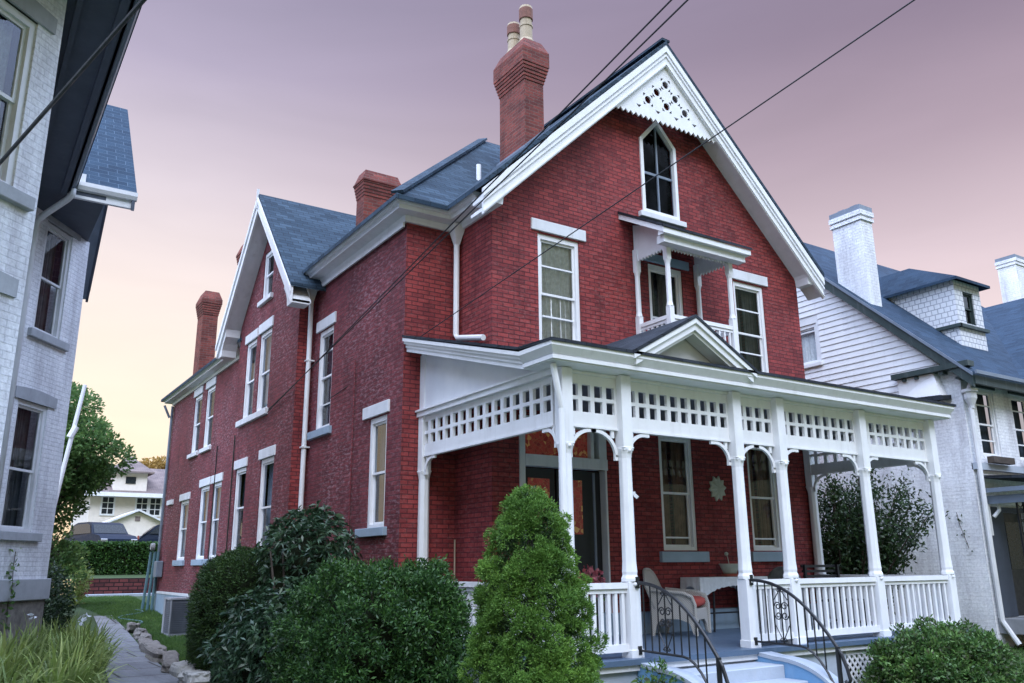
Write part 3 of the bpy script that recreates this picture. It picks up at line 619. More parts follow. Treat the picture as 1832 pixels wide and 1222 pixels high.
mb = MB(); mb.tube([(-1.03,12.6,4.3),(-1.03,12.6,1.0)], .016, 6); mb.build('conduit', M['iron'], H); mb = MB(); mb.tube([(-1.34,9.75,4.2),(-1.34,9.75,1.0)], .016, 6); mb.build('conduit', M['iron'], H)
mb = MB(); mb.tube([(1.15,2.35,8.4),(1.15,2.35,8.95)], .05, 8); mb.build('vent_pipe', M['white'], H)

# chimneys
def chimney(x0, x1, y0, y1, z0, z1, zc, corb=.1, pots=(), par=H, mat='brick_chim'):
    mb = MB(); mb.box(x0,x1,y0,y1,z0,zc)
    n = 5; zz = zc; hh = (z1-zc)
    for i in range(n): mb.box(x0-corb*(i+1)/n, x1+corb*(i+1)/n, y0-corb*(i+1)/n, y1+corb*(i+1)/n, zz, zz+.075); zz += .075
    o_ = corb; mb.box(x0-o_-.015, x1+o_+.015, y0-o_-.015, y1+o_+.015, zz, z1-.28)
    mb.add([(x0-o_-.015,y0-o_-.015,z1-.28),(x1+o_+.015,y0-o_-.015,z1-.28),(x1+o_+.015,y1+o_+.015,z1-.28),(x0-o_-.015,y1+o_+.015,z1-.28),(x0+.02,y0+.02,z1),(x1-.02,y0+.02,z1),(x1-.02,y1-.02,z1),(x0+.02,y1-.02,z1)],
           [(4,5,6,7),(0,1,5,4),(1,2,6,5),(2,3,7,6),(3,0,4,7)])
    c = mb.build('chimney', M[mat], par)
    for (px, py, h) in pots:
        q = MB(); q.lathe([(.19,-.1),(.18,.05),(.14,.12),(.135,h*.45),(.15,h*.46),(.15,h*.5),(.13,h*.52),(.125,h*.78),(.15,h*.8),(.15,h*.86),(.13,h*.88),(.15,h*.94),(.14,h),(.09,h),(.09,h-.1)], (px,py,z1), 14)
        p_ = q.build('chimney_pot', M['pot'], c, smooth=False)
        q = MB(); 
        q.lathe([(.151,h*.66),(.153,h*.67),(.153,h*.93),(.151,h*.94)], (px,py,z1), 14)
        q.build('clay_band', M['clayred'], p_)
    return c
chimney(1.92, 2.40, 1.79, 2.75, 8.4, 11.9, 10.9, .085, ((2.14,2.02,.92),(2.14,2.5,.78)))
mb = MB(); mb.slab([(1.86,1.73,9.33),(2.5,1.73,9.96),(2.5,2.8,9.96),(1.86,2.8,9.33)], .04); mb.build('flashing', M['gutter'], H)
chimney(-.2, .62, 5.0, 5.42, 7.6, 9.62, 9.0, .06)
chimney(-.97, -.5, 16.0, 16.7, 6.3, 9.75, 8.95, .07)
chimney(-.86, -.4, 12.0, 12.5, 6.3, 10.12, 9.4, .07)

# balcony over the porch
mb = MB(); mb.box(3.05,4.75,-.92,-.003,4.40,4.5); bal = mb.build('balcony', M['deck'], H)
for (x, y) in ((3.12,-.86),(4.68,-.86),(3.12,-.06),(4.68,-.06)):
    mb = MB(); a = .05; mb.box(x-a,x+a,y-a,y+a,4.5,5.42); mb.lathe([(a*1.3,5.42),(a*1.0,5.5),(a*.95,6.2),(a*1.3,6.28)], (x,y,0), 8, R(22.5)); mb.box(x-a,x+a,y-a,y+a,6.28,6.72); mb.build('post', M['white'], bal)
mb = MB()
def rail_run(mb, p, q, z0, z1, top=.06, n=None, bw=.032, sp=.11):
    p, q = Vector(p), Vector(q); L = (q-p).length; d = (q-p)/L; n = n or max(2, int(L/sp))
    mb.beam((p.x,p.y,z1-.035),(q.x,q.y,z1-.035),top*1.5,.07); mb.beam((p.x,p.y,z1-.10),(q.x,q.y,z1-.10),top*.8,.05); mb.beam((p.x,p.y,z0+.06),(q.x,q.y,z0+.06),top*.9,.09)
    for i in range(n):
        c = p+d*(L*(i+.5)/n); mb.beam((c.x,c.y,z0+.105),(c.x,c.y,z1-.125),bw,bw)
rail_run(mb, (3.17,-.86), (4.63,-.86), 4.5, 5.27, .05, 11); rail_run(mb, (3.12,-.12), (3.12,-.81), 4.5, 5.27, .05, 6); rail_run(mb, (4.68,-.12), (4.68,-.81), 4.5, 5.27, .05, 6); mb.build('railing', M['white'], bal)
# side and front valances with saw-tooth edge
def teeth(u0, u1, z0, z1, n, dz=.06):
    o_ = []
    for i in range(n):
        ua = u0+(u1-u0)*i/n; ub = u0+(u1-u0)*(i+1)/n; o_ += [(ua, z0), ((ua+ub)/2, z0-dz)]
    return o_+[(u1, z0), (u1, z1), (u0, z1)]
mb = MB()
for xx in (3.12, 4.68): 
    o_ = teeth(-.82, -.02, 6.52, 6.9, 10); o_ = o_[:-2]+[(-.02, 7.22), (-.82, 6.95)]
    plate(mb, o_, [], lambda u, z, d=0, xx=xx: (xx-.02-d, u, z), .03)
plate(mb, teeth(3.14, 4.66, 6.52, 6.74, 20), [], lambda u, z, d=0: (u, -.88-d, z), .03); mb.build('valance', M['white'], bal)
mb = MB(); mb.slab([(2.76,-1.18,6.78),(5.0,-1.18,6.78),(5.0,.0,7.44),(2.76,.0,7.44)], .05); cr2 = mb.build('canopy_roof', M['roof_dark'], bal)
mb = MB(); mb.slab([(2.78,-1.16,6.73),(4.98,-1.16,6.73),(4.98,-.002,7.385),(2.78,-.002,7.385)], .1); mb.box(2.86,4.9,-1.08,-.9,6.50,6.64); mb.box(2.80,4.96,-1.15,-1.0,6.62,6.70); mb.build('canopy_trim', M['white'], bal)

# ---------------- porch
PY, PXL, PXR = -2.69, -.68, 7.56
def roofz(y): return 3.76+.03*min(1, max(0, (y+3.03)/.73))+max(0, y+2.3)*.2795
mb = MB(); mb.slab([(-1.03,-3.05,3.775),(7.82,-3.05,3.775),(7.82,-2.3,roofz(-2.3)+.02),(-1.03,-2.3,roofz(-2.3)+.02)], .04); mb.slab([(-1.03,-2.3,roofz(-2.3)+.02),(7.82,-2.3,roofz(-2.3)+.02),(7.82,.0,roofz(0)+.02),(-1.03,.0,roofz(0)+.02)], .04); mb.slab([(-1.03,0,roofz(0)+.02),(-.0,0,roofz(0)+.02),(-.0,BY,roofz(BY)+.02),(-1.03,BY,roofz(BY)+.02)], .04)
pr_ = mb.build('porch_roof', M['roof_dark'], H)
# eaves: front and side returns, then the raking boards
mb = MB(); prf = [(-.05,3.5),(.26,3.52),(.26,3.60),(.28,3.60),(.34,3.69),(.34,3.745),(-.05,3.745)]
mb.sweep([(PXL,-2.3),(PXL,PY),(PXR-.12,PY),(PXR-.12,-2.3)], prf); ec = mb.build('porch_cornice', M['white'], H)
mb = MB(); mb.sweep([(PXL,-2.3),(PXL,PY),(PXR-.12,PY),(PXR-.12,-2.3)], [(.262,3.535),(.285,3.535),(.285,3.585),(.262,3.585)]); mb.build('bed_moulding', M['white'], ec)
for xs, s_, y1 in ((-1.02, 1, BY), (7.78, -1, 0)):
    a = (-2.3, 3.745); b = (y1-.003, roofz(y1)-.03)
    mb = MB()
    for (d0, d1, i0, i1) in ((0, .055, .0, .34), (.055, .10, .03, .34), (.10, .155, .06, .34), (.145, .225, .08, .34)):
        mb.prism([(a[0]+.001*i0, a[1]-d0),(b[0], b[1]-d0),(b[0], b[1]-d1),(a[0]+.001*i0, a[1]-d1)], 'x', min(xs+s_*i0, xs+s_*i1), max(xs+s_*i0, xs+s_*i1))
    mb.build('raking_cornice', M['white'], ec)
# boarded side triangles
for xs, y1 in ((PXL, BY), (PXR-.12, 0)):
    mb = MB(); mb.prism([(PY+.08,3.5),(y1-.004,3.5),(y1-.004,roofz(y1)-.2),(-2.3,roofz(-2.3)-.2),(PY+.08,3.56)], 'x', xs+.02, xs+.05); sp_ = mb.build('side_boarding', M['board'], H)
    mb = MB(); mb.box(xs-.0,xs+.06,y1-.16,y1-.006,3.5,roofz(y1)-.3); mb.box(xs-.05,xs+.07,PY+.05,y1-.005,3.42,3.5); mb.box(xs-.08,xs+.05,PY+.05,y1-.005,3.5,3.53); mb.build('moulding', M['white'], sp_)
mb = MB(); mb.box(PXL+.05,PXR-.2,PY+.1,-.01,3.50,3.53); mb.build('porch_ceiling', M['ceil'], H)
# fretwork frieze panels
def fret(W2, u0, u1, n, z0=2.79, z1=3.46, th=.05):
    mb = MB(); hz0, hz1 = 2.97, 3.33; g = (u1-u0)/(n); b = g*.33; holes = []
    for i in range(n):
        for (za, zb_) in ((hz0, hz0+.155), (hz0+.205, hz1)):
            holes.append(rect(u0+g*i+b/2, u0+g*(i+1)-b/2, za, zb_))
    plate(mb, rect(u0, u1, z0, z1), holes, W2, th); f = mb.build('fretwork_panel', M['white'], H)
    mb = MB(); fbox(mb, W2, u0, u1, 2.765, 2.79, -.06, .015); mb.build('moulding', M['white'], f); mb = MB(); fbox(mb, W2, u0, u1, z1, 3.5, -.06, .03); mb.build('moulding', M['white'], f)
posts = (-.6, .37, 2.475, 3.42, 5.435, 7.43)
fr_ = FY(PY+.03)
for a, b, n in zip(posts[:-1], posts[1:], (4, 10, 4, 9, 9)): fret(fr_, a+.085, b-.085, n)
lf = FX(PXL+.02); fret(lf, PY+.16, BY-.09, 15)
rt_ = FX(PXR-.17); fret(rt_, PY+.16, -.09, 11)
# posts
def post(x, y, half=False, foot=-.04):
    mb = MB(); a = .088; c = .066
    y0 = y-a; y1 = y+a if not half else y+.07
    mb.box(x-a,x+a,y0,y1,foot,.86); mb.box(x-a-.012,x+a+.012,y0-.012,y1+.012,foot,foot+.1)
    yy = (y0+y1)/2 if half else y
    sy = 1
    mb.lathe([(a*1.30,.86),(a*1.30,.90),(a*1.10,.94),(a*1.16,.98),(a*1.12,1.02),(a*1.06,1.10),(a*.98,2.42)], (x,yy,0), 8, R(22.5)) 
    mb.lathe([(a*.97,2.40),(a*1.08,2.46),(a*1.30,2.53)], (x,yy,0), 8, R(22.5))
    mb.box(x-a+.004,x+a-.004,y0+.004,y1-.004,2.5,3.5); mb.box(x-a-.004,x+a+.004,y0-.004,y1+.004,2.53,2.55)
    p_ = mb.build('porch_post', M['white'], H, bev=.006)
    for bz in (.83, 2.50):
        q = MB(); q.lathe([(.028,0),(.022,.02),(.001,.034)], (0,0,0), 10); q.v = [(x+v[0], y0-.002-v[2], bz+v[1]) for v in q.v]; q.build('boss', M['white'], p_)
    return p_
def bracket(par, W2, u, s, rad=.30, zt=2.765):
    """curved knee bracket springing from the post at u towards s"""
    mb = MB(); n = 9; o_ = []; i_ = []
    zb_ = zt-rad*.92
    for k in range(n+1):
        a = math.pi/2*k/n; o_.append((u+s*(rad-rad*math.cos(a)), zb_+rad*.92*math.sin(a))); i_.append((u+s*(rad-(rad-.045)*math.cos(a)), zb_+(rad*.92-.045)*math.sin(a)))
    for k in range(n):
        q = [o_[k], o_[k+1], i_[k+1], i_[k]]
        vs = [W2(p[0], p[1], d) for d in (-.035, .005) for p in q]; mb.add(vs, [(0,1,2,3),(7,6,5,4),(0,4,5,1),(2,6,7,3),(1,5,6,2),(3,7,4,0)])
    tip = (u+s*(rad+.03), zt); fbox(mb, W2, min(u+s*rad, u+s*(rad+.07)), max(u+s*rad, u+s*(rad+.07)), zt-.05, zt, -.035, .005); fbox(mb, W2, min(u, u+s*.05), max(u, u+s*.05), zb_-.05, zb_+.02, -.035, .005)
    fbox(mb, W2, min(u+s*.05, u+s*.10), max(u+s*.05, u+s*.10), zt-.10, zt-.002, -.03, 0)
    mb.build('bracket', M['white'], par)
P = [post(x, PY) for x in posts]
pl_ = post(PXL+.06, BY-.09, True); pR = post(PXR-.1, -.09, True)
for i, x in enumerate(posts):
    rr_ = .36 if i in (0, 2) else .30
    if i < 5: bracket(P[i], fr_, x+.088, 1, .37 if i in (0, 2) else .31)
    if i > 0: bracket(P[i], fr_, x-.088, -1, .37 if i in (1, 3) else .31)
bracket(P[0], lf, PY+.088, 1, .24); bracket(pl_, lf, BY-.19, -1, .26); bracket(P[5], rt_, PY+.088, 1, .3); bracket(pR, rt_, -.19, -1, .3)
mb = MB(); mb.tube([(-.86,-2.83,3.5),(-.80,-2.82,3.25),(-.72,-2.80,2.95),(-.72,-2.80,.3)], .042, 10); mb.build('downspout', M['white'], H)
mb = MB(); mb.box(.44,.48,PY-.05,PY-.01,1.94,1.98); mb.beam((.47,PY-.03,1.95),(.50,PY-.07,1.90),.04,.04); mb.build('security_light', M['white2'], H)
# railings
rz = ((posts[0]+.088, posts[1]-.088, 7), (posts[2]+.088, posts[3]-.088, 7), (posts[3]+.088, posts[4]-.088, 13), (posts[4]+.088, posts[5]-.088, 12))
for a, b, n in rz:
    mb = MB(); rail_run(mb, (a, PY), (b, PY), 0.02, .85, .075, n, .045); mb.build('porch_railing', M['white'], H)
mb = MB(); rail_run(mb, (PXL+.06, PY+.088), (PXL+.06, BY-.2), 0.02, .85, .075, 28, .045); mb.build('porch_railing', M['white'], H)
mb = MB(); rail_run(mb, (PXR-.1, PY+.088), (PXR-.1, -.2), 0.02, .85, .075, 19, .045); mb.build('porch_railing', M['white'], H)
# floor, skirt
mb = MB(); mb.box(-.86,7.68,-2.9,-.036,-.10,-.035); mb.box(-.86,-.036,-.036,BY-.036,-.10,-.035); pf = mb.build('porch_floor', M['deck'], H)
mb = MB(); mb.box(-.82,7.64,-2.86,-2.82,-.17,-.102); mb.box(-.82,-.78,-2.82,BY-.05,-.17,-.102); mb.build('edge_trim', M['white2'], pf)
mb = MB(); mb.box(-.76,4.35,-2.8,-2.7,-.95,-.17); mb.build('porch_foundation', M['capwhite'], H); mb = MB(); mb.box(-.76,-.68,-2.7,BY-.06,-.95,-.17); mb.build('porch_foundation', M['capwhite'], H); mb = MB(); mb.box(7.4,7.55,-2.8,-2.7,-.95,-.17); mb.build('porch_foundation', M['capwhite'], H)
mb = MB(); x0, x1, z0, z1 = 4.35, 7.4, -.72, -.19
mb.box(x0,x1,-2.80,-2.765,z1-.05,z1+.02); mb.box(x0,x1,-2.80,-2.765,z0,z0+.06)
for k in range(-6, 32):
    for sgn in (-1, 1):
        xa = x0+k*.12; pa, pb = [xa, z0], [xa+(z1-z0), z1]
        if sgn < 0: pa[1], pb[1] = z1, z0
        t0 = max(0, (x0-pa[0])/(pb[0]-pa[0])); t1 = min(1, (x1-pa[0])/(pb[0]-pa[0]))
        if t1 <= t0: continue
        f_ = lambda t: (pa[0]+(pb[0]-pa[0])*t, -2.785+sgn*.005, pa[1]+(pb[1]-pa[1])*t)
        mb.beam(f_(t0), f_(t1), .01, .032, (0,1,0)) if False else mb.beam(f_(t0), f_(t1), .034, .009, (0,-1,0))
mb.build('lattice_skirt', M['white'], H)
# pediment over the entry
pc, pw, pzb, pzt, py = 1.47, 1.12, 3.77, 4.40, -3.02
mb = MB(); rs = (pzt-pzb)/pw
for s in (-1, 1): mb.slab([(pc, py-.04, pzt+.05),(pc+s*(pw+.06), py-.04, pzb+.05-.06*rs),(pc+s*(pw+.06), -.3, pzb+.05-.06*rs),(pc, -.0, pzt+.05)], .05)
pd = mb.build('pediment', M['roof_dark'], H)
mb = MB()
for s in (-1, 1):
    Wp = FY(py); rake(mb, Wp, (pc, pzt), (pc+s*pw, pzb), .17, -.04, .0); rake(mb, Wp, (pc, pzt), (pc+s*(pw+.05), pzb-.03), .07, .001, .03)
    rake(mb, Wp, (pc, pzt-.165), (pc+s*(pw-.26), pzb-.02), .05, -.25, -.04)
mb.build('raking_board', M['white'], pd)
mb = MB(); mb.add([(pc-pw+.1, py+.27, pzb-.02),(pc+pw-.1, py+.27, pzb-.02),(pc, py+.27, pzt-.08)], [(0,1,2)]); mb.box(pc-pw,pc+pw,py-.0,py+.27,pzb-.05,pzb-.02); mb.build('tympanum', M['white2'], pd)
# front door
dm = MB(); W = front
fbox(dm, W, .5, .6, -.03, 3.4, -.14, .03); fbox(dm, W, 2.10, 2.26, 2.6, 3.4, -.14, .03); fbox(dm, W, 2.215, 2.25, -.03, 2.6, -.14, .03); fbox(dm, W, .6, 2.10, 3.26, 3.4, -.14, .03); fbox(dm, W, .6, 2.26, 2.6, 2.78, -.139, .05); fbox(dm, W, 1.93, 2.0, 2.78, 3.26, -.14, .02)

dr_ = dm.build('front_door', M['white2'], H)
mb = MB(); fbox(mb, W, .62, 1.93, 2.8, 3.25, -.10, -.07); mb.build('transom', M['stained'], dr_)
mb = MB()
for a, b in ((.62, 1.25), (1.29, 1.92)): fbox(mb, W, a, b, -.03, 2.58, -.13, -.09)
fbox(mb, W, 1.92, 2.214, -.03, 2.58, -.135, -.12); mb.build('door_leaf', M['darkwood'], dr_)  # last box is a dark strip standing for the shaded opening
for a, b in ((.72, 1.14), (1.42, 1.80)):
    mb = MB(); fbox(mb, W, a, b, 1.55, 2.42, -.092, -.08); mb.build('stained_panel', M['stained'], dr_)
mb = MB(); mb.tube([W(2.0, 0, -.02), W(2.0, 2.55, -.02)], .022, 8); mb.build('door_edge', M['gutter'], dr_)
mb = MB(); mb.lathe([(.02,0),(.035,.03),(.02,.06)], W(1.33, 1.0, -.05), 10); mb.build('door_knob', M['chrome'], dr_)
mb = MB(); mb.box(7.45,7.49,-.02,.01,-.03,3.4); mb.build('corner_board', M['white2'], H)

# ------------------------------------------------------------------ white painted house at the left
A2 = (-5.373, 5.816); H2 = 36; W2 = FD(A2, H2); E1 = (-6.59, -1.945); H1 = 48; W1 = FD(E1, H1)
L = thing('white_house', 'white painted brick house with canted window bays at the left edge', 'house', (-8, 5, -.6))
V, Fs = holed([(-1.79,-.6),(0,-.6),(0,7.06),(-1.79,7.06)], [rect(-1.34,-.55,4.98,6.95), rect(-1.46,-.62,1.66,3.78)], W2)
mb = MB(); mb.add(V, Fs); mb.build('wall', M['brick_white'], L)
V, Fs = holed([(-3.2,-.6),(0,-.6),(0,7.06),(-3.2,7.06)], [rect(-1.35,-.31,4.64,6.5), rect(-1.35,-.31,1.5,3.6)], W1)
mb = MB(); mb.add(V, Fs); mb.build('wall', M['brick_white'], L)
B2 = W2(-1.79, 0)[:2]; P0 = W1(-3.2, 0)[:2]
mb = MB()
for p, q in ((E1, (E1[0], B2[1])), ((E1[0], B2[1]), B2), (A2, (A2[0], 9.0)), ((A2[0], 9.0), (-9.6, 9.0)), ((-9.6, 9.0), (-9.6, P0[1])), ((-9.6, P0[1]), P0)):
    mb.add([(p[0],p[1],-.6),(q[0],q[1],-.6),(q[0],q[1],7.06),(p[0],p[1],7.06)], [(0,1,2,3)])
mb.add([(-5.43,3.6,7.06),(-5.43,8.8,7.06),(-5.43,6.2,9.95)], [(0,1,2)]); mb.build('wall', M['brick_white'], L, recalc=False)
mb = MB(); fbox(mb, W2, -1.78, .03, .58, .92, -.2, .07); mb.build('stone_base', M['stonedark'], L, bev=.01)
mb = MB(); fbox(mb, W2, -1.78, .0, -.9, .57, -.3, .01); mb.build('foundation', M['stone'], L)
mb = MB(); fbox(mb, W1, -3.2, .03, .58, .92, -.2, .07); mb.build('stone_base', M['stonedark'], L)
def lint(W, u0, u1, z0, z1, par=L):
    mb = MB(); n = 5; pts = [(u0, z0)]+[(u0+(u1-u0)*k/n, z1+.04*math.sin(math.pi*k/n)) for k in range(n+1)]+[(u1, z0)]
    mb.add([W(u, z, .03) for u, z in pts]+[W(u, z, -.06) for u, z in pts], [tuple(range(len(pts))), tuple(range(2*len(pts)-1, len(pts)-1, -1))]+[(i, (i+1) % len(pts), len(pts)+(i+1) % len(pts), len(pts)+i) for i in range(len(pts))])
    return mb.build('lintel', M['stonedark'], par)
for W, u0, u1, z0, z1, zm, cur in ((W2, -1.34, -.55, 4.98, 6.95, 5.93, 'curtain_dim'), (W2, -1.46, -.62, 1.66, 3.78, 2.64, 'curtain_dim'), (W1, -1.35, -.31, 4.64, 6.5, 5.55, 'curtain'), (W1, -1.35, -.31, 1.5, 3.6, 2.6, 'curtain_dim')):
    f = window(L, W, u0, u1, z0, z1, (zm,), None, (u0-.13, u1+.22, z0-.14, z0), cur, -.3, frame='white2', sillmat='stonedark', cas=.07)
    lint(W, u0-.12, u1+.2, z1+.0, z1+.18, f)
# soffits, gutters, roofs
mb = MB(); mb.box(-10,-5.97,-7,3.55,7.05,7.12); mb.prism([(-6.8,3.55),(-5.42,3.55),(-5.42,5.82),(-6.0,5.4),(-6.8,4.6)], 'z', 7.05, 7.12); so_ = mb.build('soffit', M['soffit_dark'], L)
mb = MB(); mb.box(-6.5,-6.44,-7,3.5,6.98,7.05); mb.box(-6.1,-6.02,-7,3.5,7.0,7.05); mb.box(-6.0,-5.96,-7,3.56,7.05,7.24); mb.build('fascia', M['soffit_dark'], so_)
mb = MB(); mb.prism([(-5.96,7.13),(-5.90,7.14),(-5.87,7.2),(-5.87,7.25),(-5.96,7.25)], 'y', -7, 3.62); mb.build('gutter', M['gutter'], L)
mb = MB(); mb.prism([(3.55,7.13),(3.50,7.14),(3.47,7.2),(3.47,7.27),(3.55,7.27)], 'x', -5.86, -4.95); mb.box(-6.0,-4.97,3.552,3.62,7.0,7.26); mb.build('gutter', M['white2'], L)
mb = MB(); mb.tube([(-5.93,3.5,7.12),(-5.93,3.52,7.02),(-5.98,3.60,6.96),(-6.28,4.1,6.78),(-6.34,4.22,6.7),(-6.355,4.25,6.4),(-6.355,4.25,.6)], .055, 10); mb.build('downspout', M['white2'], L, smooth=True)
mb = MB(); mb.box(-5.86,-5.76,3.5,3.58,7.27,7.42); mb.build('gutter_outlet', M['white2'], L)
mb = MB(); mb.slab([(-5.86,-7,7.28),(-5.86,3.6,7.28),(-9,6.8,10.3),(-9,-7,10.3)], .08); mb.slab([(-9,-7,10.3),(-9,6.8,10.3),(-12,6.8,7.3),(-12,-7,7.3)], .08)
mb.build('roof', M['roof_grid'], L)
mb = MB(); mb.slab([(-9,3.5,7.26),(-4.96,3.5,7.26),(-4.96,6.2,10.2),(-9,6.2,10.2)], .07); mb.slab([(-9,6.2,10.2),(-4.96,6.2,10.2),(-4.96,8.95,7.1),(-9,8.95,7.1)], .07); mb.build('gable_roof', M['roof_grid'], L)
mb = MB(); Wg = lambda u, z, d=0: (-5.43+d, u, z)
rake(mb, Wg, (6.2, 10.1), (3.5, 7.16), .22, .40, .45); rake(mb, Wg, (6.2, 10.1), (8.95, 7.0), .22, .40, .45); mb.build('bargeboard', M['soffit_dark'], L)
mb = MB(); rake(mb, Wg, (6.2, 10.1), (3.6, 7.26), .04, -.02, .4, .12); rake(mb, Wg, (6.2, 10.1), (8.95, 7.0), .04, -.02, .4, .12); mb.build('soffit', M['gutter'], L)

# ------------------------------------------------------------------ white house at the right
RX, RY = 11.3, -1.3
G = thing('white_house', 'white clapboard and painted brick house with navy roof and dormer at the right', 'house', (15, 4, -.6))
side2, front2 = FX(RX), FY(RY)
mb = MB(); mb.add([(RX,RY,-.8),(RX,12,-.8),(RX,12,4.62),(RX,.1,4.62),(RX,.1,5.2),(RX,RY,5.2)], [(0,1,2,3,4,5)])
V, Fs = holed([(RX,-.8),(20,-.8),(20,5.2),(RX,5.2)], [rect(11.8,12.58,3.3,4.82), rect(13.34,14.12,3.3,4.82), rect(12.2,13.1,-.05,2.1), rect(14,15,.6,2.1)], front2); mb.add(V, Fs)
mb.build('wall', M['brick_white'], G, recalc=False)
V, Fs = holed([(.08,4.62),(12,4.62),(12,5.2),(4.07,10.25),(-.9,5.35),(-.9,5.2),(.08,5.2)], [rect(2.2,2.95,6.05,7.1)], lambda u, z, d=0: (RX-.05-d, u, z)); mb = MB(); mb.add(V, Fs); sd_b = mb.build('siding', M['white'], G)
mb = MB(); z = 4.62
while z < 9.9:
    zt = z+.15; fy = lambda q: .08 if q < 5.25 else (q-5.35)/.986-.9+.02; y0 = fy(zt); y0b = fy(z); y1 = 12 if z < 5.2 else max(y0+.1, 4.07+(10.25-zt)/.986*1.55); x_ = RX-.05
    cuts = [(y0, y1)] if not (z < 7.18 and zt > 5.98) else [(y0, 2.12), (3.03, y1)]
    for a, b in cuts:
        ab = y0b if a == y0 else a
        if b > a: mb.add([(x_-.004, a, zt), (x_-.004, b, zt), (x_-.024, b, z), (x_-.024, ab, z), (x_-.001, b, z), (x_-.001, ab, z)], [(0,1,2,3), (3,2,4,5)])
    z = zt
mb.build('clapboards', M['white'], sd_b, recalc=False)
window(G, lambda u, z, d=0: (RX-.05-d, u, z), 2.2, 2.95, 6.05, 7.1, (6.9,), None, (2.1, 3.05, 5.95, 6.05), 'curtain', -.16, sillmat='white', half=False)
for u in (11.8, 13.34): window(G, front2, u, u+.78, 3.3, 4.82, (4.0, 4.45, 3.66), (u-.08, u+.86, 4.83, 4.95), None, 'curtain_dim', -.25, lintmat='darkgreen', cas=.06, glass='dim_glass')
window(G, front2, 14, 15, .6, 2.1, (1.4,), None, None, 'curtain_dim', -.2, frame='gutter')
mb = MB(); fbox(mb, front2, 12.2, 13.1, -.05, 2.1, -.1, -.06); mb.build('door', M['darkwood'], G)
mb = MB(); fbox(mb, front2, 11.58, 12.16, -.05, 2.2, -.02, .04); fbox(mb, front2, 13.14, 13.6, -.05, 2.2, -.02, .04); fbox(mb, front2, 12.16, 13.14, 2.1, 2.2, -.02, .04); mb.build('dark_entry_panel', M['soffit_dark'], G)  # dark panels added to darken the wall under this porch
mb = MB(); fbox(mb, front2, 12.35, 12.95, .9, 1.9, -.06, -.045); mb.build('door_glass', M['carglass'], G)
mb = MB(); fbox(mb, front2, RX, 20, 2.98, 3.12, -.02, .09); mb.build('string_course', M['capwhite'], G)
# roof, fascias, pent return
mb = MB(); mb.slab([(RX-.28,-1.72,5.03),(21,-1.72,5.03),(21,4.07,10.45),(RX-.28,4.07,10.45)], .08); mb.slab([(RX-.28,4.07,10.45),(21,4.07,10.45),(21,10,4.9),(RX-.28,10,4.9)], .08)
mb.slab([(20.5,3.0,9.08),(20.5,-1.9,9.08),(13.3,-1.9,5.05),(13.3,-1.62,5.12)], .06); mb.build('roof', M['roof_navy'], G)
mb = MB(); mb.prism([(-1.72,4.95),(4.07,10.37),(4.07,10.10),(-1.72,4.68+.0)], 'x', RX-.27, RX-.2); mb.box(RX-.2,21,-1.74,-1.66,4.76,4.96); mb.box(RX-.2,21,-1.66,RY-.01,4.93,4.98); mb.build('fascia', M['darkgreen'], G)
mb = MB(); mb.prism([(-1.74,5.0),(4.07,10.44),(4.07,10.36),(-1.74,4.92)], 'x', RX-.31, RX-.272); mb.box(RX-.3,21,-1.80,-1.847,4.95,5.03); mb.build('gutter', M['gutter'], G)
mb = MB(); mb.prism([(-1.7,4.74),(.15,5.10),(.15,5.26),(-1.7,5.0)], 'x', RX-.3, RX-.003) if False else mb.slab([(RX-.3,-1.68,5.28),(RX-.052,-1.68,5.28),(RX-.052,.14,5.28),(RX-.3,.14,5.28)], .12)
for y in (-.1,-.4,-1.0): mb.box(RX-.26,RX-.06,y-.08,y,5.08,5.16)
mb.build('cornice_return', M['darkgreen'], G)
mb = MB(); mb.add([(RX-.2,-.82,5.15),(RX-.2,.05,5.15),(RX-.2,.05,4.7),(RX-.32,-1.0,4.62),(RX-.02,-.82,5.15),(RX-.02,.05,5.15),(RX-.02,.05,4.7),(RX-.02,-1.0,4.62)], [(0,1,2,3),(7,6,5,4),(0,4,5,1),(1,5,6,2),(2,6,7,3),(3,7,4,0)]); bx = mb.build('side_oriel', M['white'], G)
mb = MB(); mb.slab([(RX-.36,-1.06,4.60),(RX-.01,-1.06,4.64),(RX-.01,.08,4.68),(RX-.36,.08,4.66)], .1); mb.build('dark_slab', M['roof_dark'], bx)  # dark slab directly beneath the white box
# dormer
DY = -.56
mb = MB(); mb.add([(13.0,DY,6.0),(14.16,DY,6.0),(14.16,DY,7.8),(13.0,DY,7.8),(13.0,2.0,7.8),(13.0,2.0,8.2),(14.16,2.0,7.8)], [(0,1,2,3)]); 
mb = MB(); V, Fs = holed(rect(13.0,14.16,6.0,7.8), [rect(13.36,13.82,6.72,7.55)], FY(DY)); mb.add(V, Fs)
mb.add([(13.0,DY,6.0),(13.0,DY,7.8),(13.0,2.2,7.8),(13.0,2.2,6.0)], [(0,1,2,3)]); mb.add([(14.16,DY,6.0),(14.16,DY,7.8),(14.16,2.2,7.8),(14.16,2.2,6.0)], [(0,1,2,3)])
dm_ = mb.build('dormer', M['fish'], G, recalc=False)
mb = MB(); mb.box(12.93,14.23,DY-.08,DY-.003,6.58,6.66); mb.box(12.92,12.997,DY-.08,.2,6.58,6.66); mb.build('ledge', M['darkgreen'], dm_)
mb = MB(); 
apx = (13.58, .85, 8.62); e = [(12.82,DY-.2,7.8),(14.34,DY-.2,7.8),(14.34,2.4,7.8),(12.82,2.4,7.8)]; rb_ = (13.58, 2.4, 8.62)
mb.slab([e[0],e[1],apx], .07); mb.slab([e[1],e[2],rb_,apx], .07); mb.slab([e[0],apx,rb_,e[3]], .07); mb.build('dormer_roof', M['roof_navy'], dm_)
